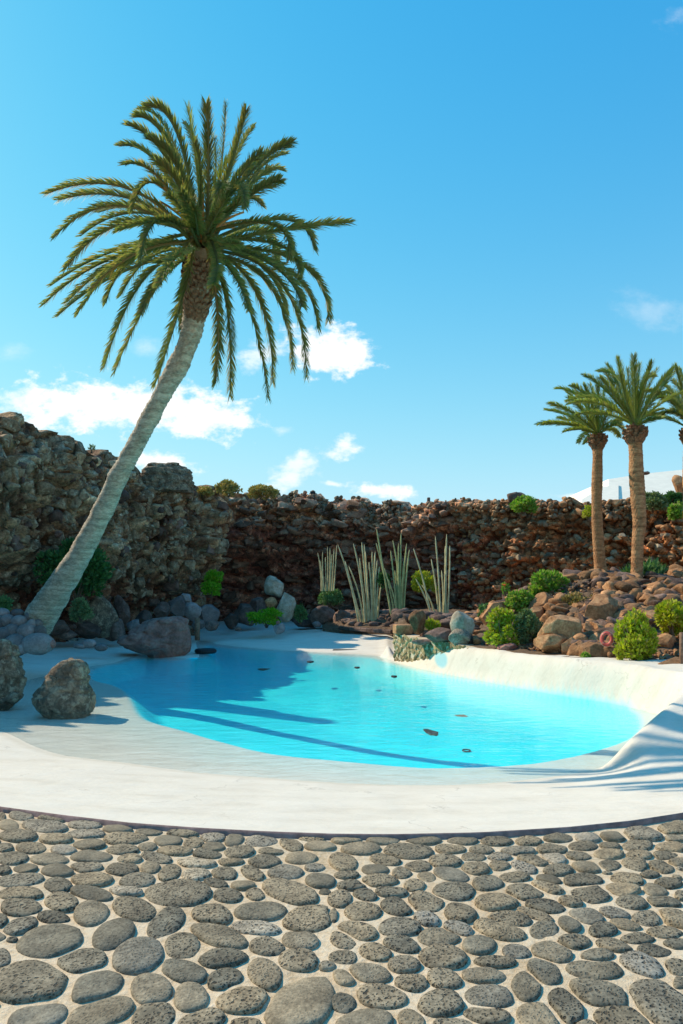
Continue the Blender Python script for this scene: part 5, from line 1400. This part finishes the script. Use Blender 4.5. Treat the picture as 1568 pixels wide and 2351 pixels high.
# orange flower plant
rt = bush(1160,1352,22,26,19.2,'bright','small plant with an orange red flower above the light green bush',leaf=.06,n=220)
mb = MB(); c = P(1158, 1345, 19.0)
for a in range(6): mb.tube([c, c + np.array([cos(a) * .05, sin(a) * .05, .05])], [.02, .008], 5)
v, f = mb.out(); obj('flower', v, f, M_orange, parent=rt)

# ------------------------------------------------------------------ candelabra cacti
def cactus(base_l, base_r, tops, d, label, mat, rad=.045, seed=0):
    """ribbed upright stems: each top (zoom px) joined to a foot between base_l and base_r"""
    z3 = lambda x, y: (402 + x * .476, 1062 + y * .476)
    r = np.random.default_rng(seed); b0 = P(*z3(*base_l), d); b1 = P(*z3(*base_r), d)
    root = empty('candelabra_cactus', (b0 + b1) / 2); tag(root, label, 'cactus')
    xs = np.array([t[0] for t in tops]); x0, x1 = xs.min(), xs.max()
    for t in tops:
        k = (t[0] - x0) / (x1 - x0 + 1e-6); dd = d + r.uniform(-.5, .5)
        B = b0 * (1 - k) + b1 * k; B = B + np.array([0, (dd - d) * .3, -.15]); T = P(*z3(*t), dd)
        M_ = B * .5 + T * .5; M_[0] -= (T[0] - B[0]) * .12; M_[0] += r.normal(0, .04)
        cur = bez(B, 2 * M_ - (B + T) / 2, T, 16)
        seg = 10; th = np.arange(seg) * 2 * pi / seg; V = []
        for i, p in enumerate(cur):
            rr = rad * .66 * (1.3 - .5 * i / 15) * (1 + .22 * (np.arange(seg) % 2)) * (1 - .75 * (i == 15)) * (1 + .08 * sin(i * 1.7 + t[0]))
            V.append(np.column_stack([p[0] + rr * np.cos(th), p[1] + rr * np.sin(th), np.full(seg, p[2])]))
        V = np.concatenate(V); f = [(i * seg + k2, i * seg + (k2 + 1) % seg, (i + 1) * seg + (k2 + 1) % seg, (i + 1) * seg + k2) for i in range(15) for k2 in range(seg)]
        f.append(tuple(15 * seg + k2 for k2 in range(seg)))
        obj('stem', V, f, mat, parent=root)
cactus((705,605),(765,605), [(688,435),(712,430),(735,405),(747,412),(767,415),(780,398),(725,455),(698,470),(757,440)], 33.2, 'small pale cactus clump above the round shrub, farthest left', M_cactus_pale, .034, 1)
cactus((885,755),(975,755), [(785,395),(820,475),(838,500),(860,390),(900,385),(912,395),(918,430),(950,430),(965,430),(975,470),(985,500),(1000,545),(935,480),(890,460)], 31.4, 'fan shaped cactus clump, broad and left of the middle clump', M_cactus_pale, .049, 2)
cactus((1050,765),(1100,765), [(972,320),(970,388),(1010,510),(1040,425),(1050,375),(1090,340),(1078,390),(1117,390),(1130,420),(1070,460),(1026,560),(1104,470),(1060,520)], 30.6, 'tallest cactus clump in the middle of the bed', M_cactus, .049, 3)
cactus((1245,780),(1310,780), [(1150,415),(1235,465),(1255,355),(1310,345),(1303,402),(1325,400),(1160,560),(1190,590),(1285,520),(1270,560)], 26.5, 'cactus clump with long bare stems beside the yellow bush, rightmost', M_cactus_pale, .042, 4)

for o in list(bpy.data.objects):
    if '_w' in o: del o['_w']
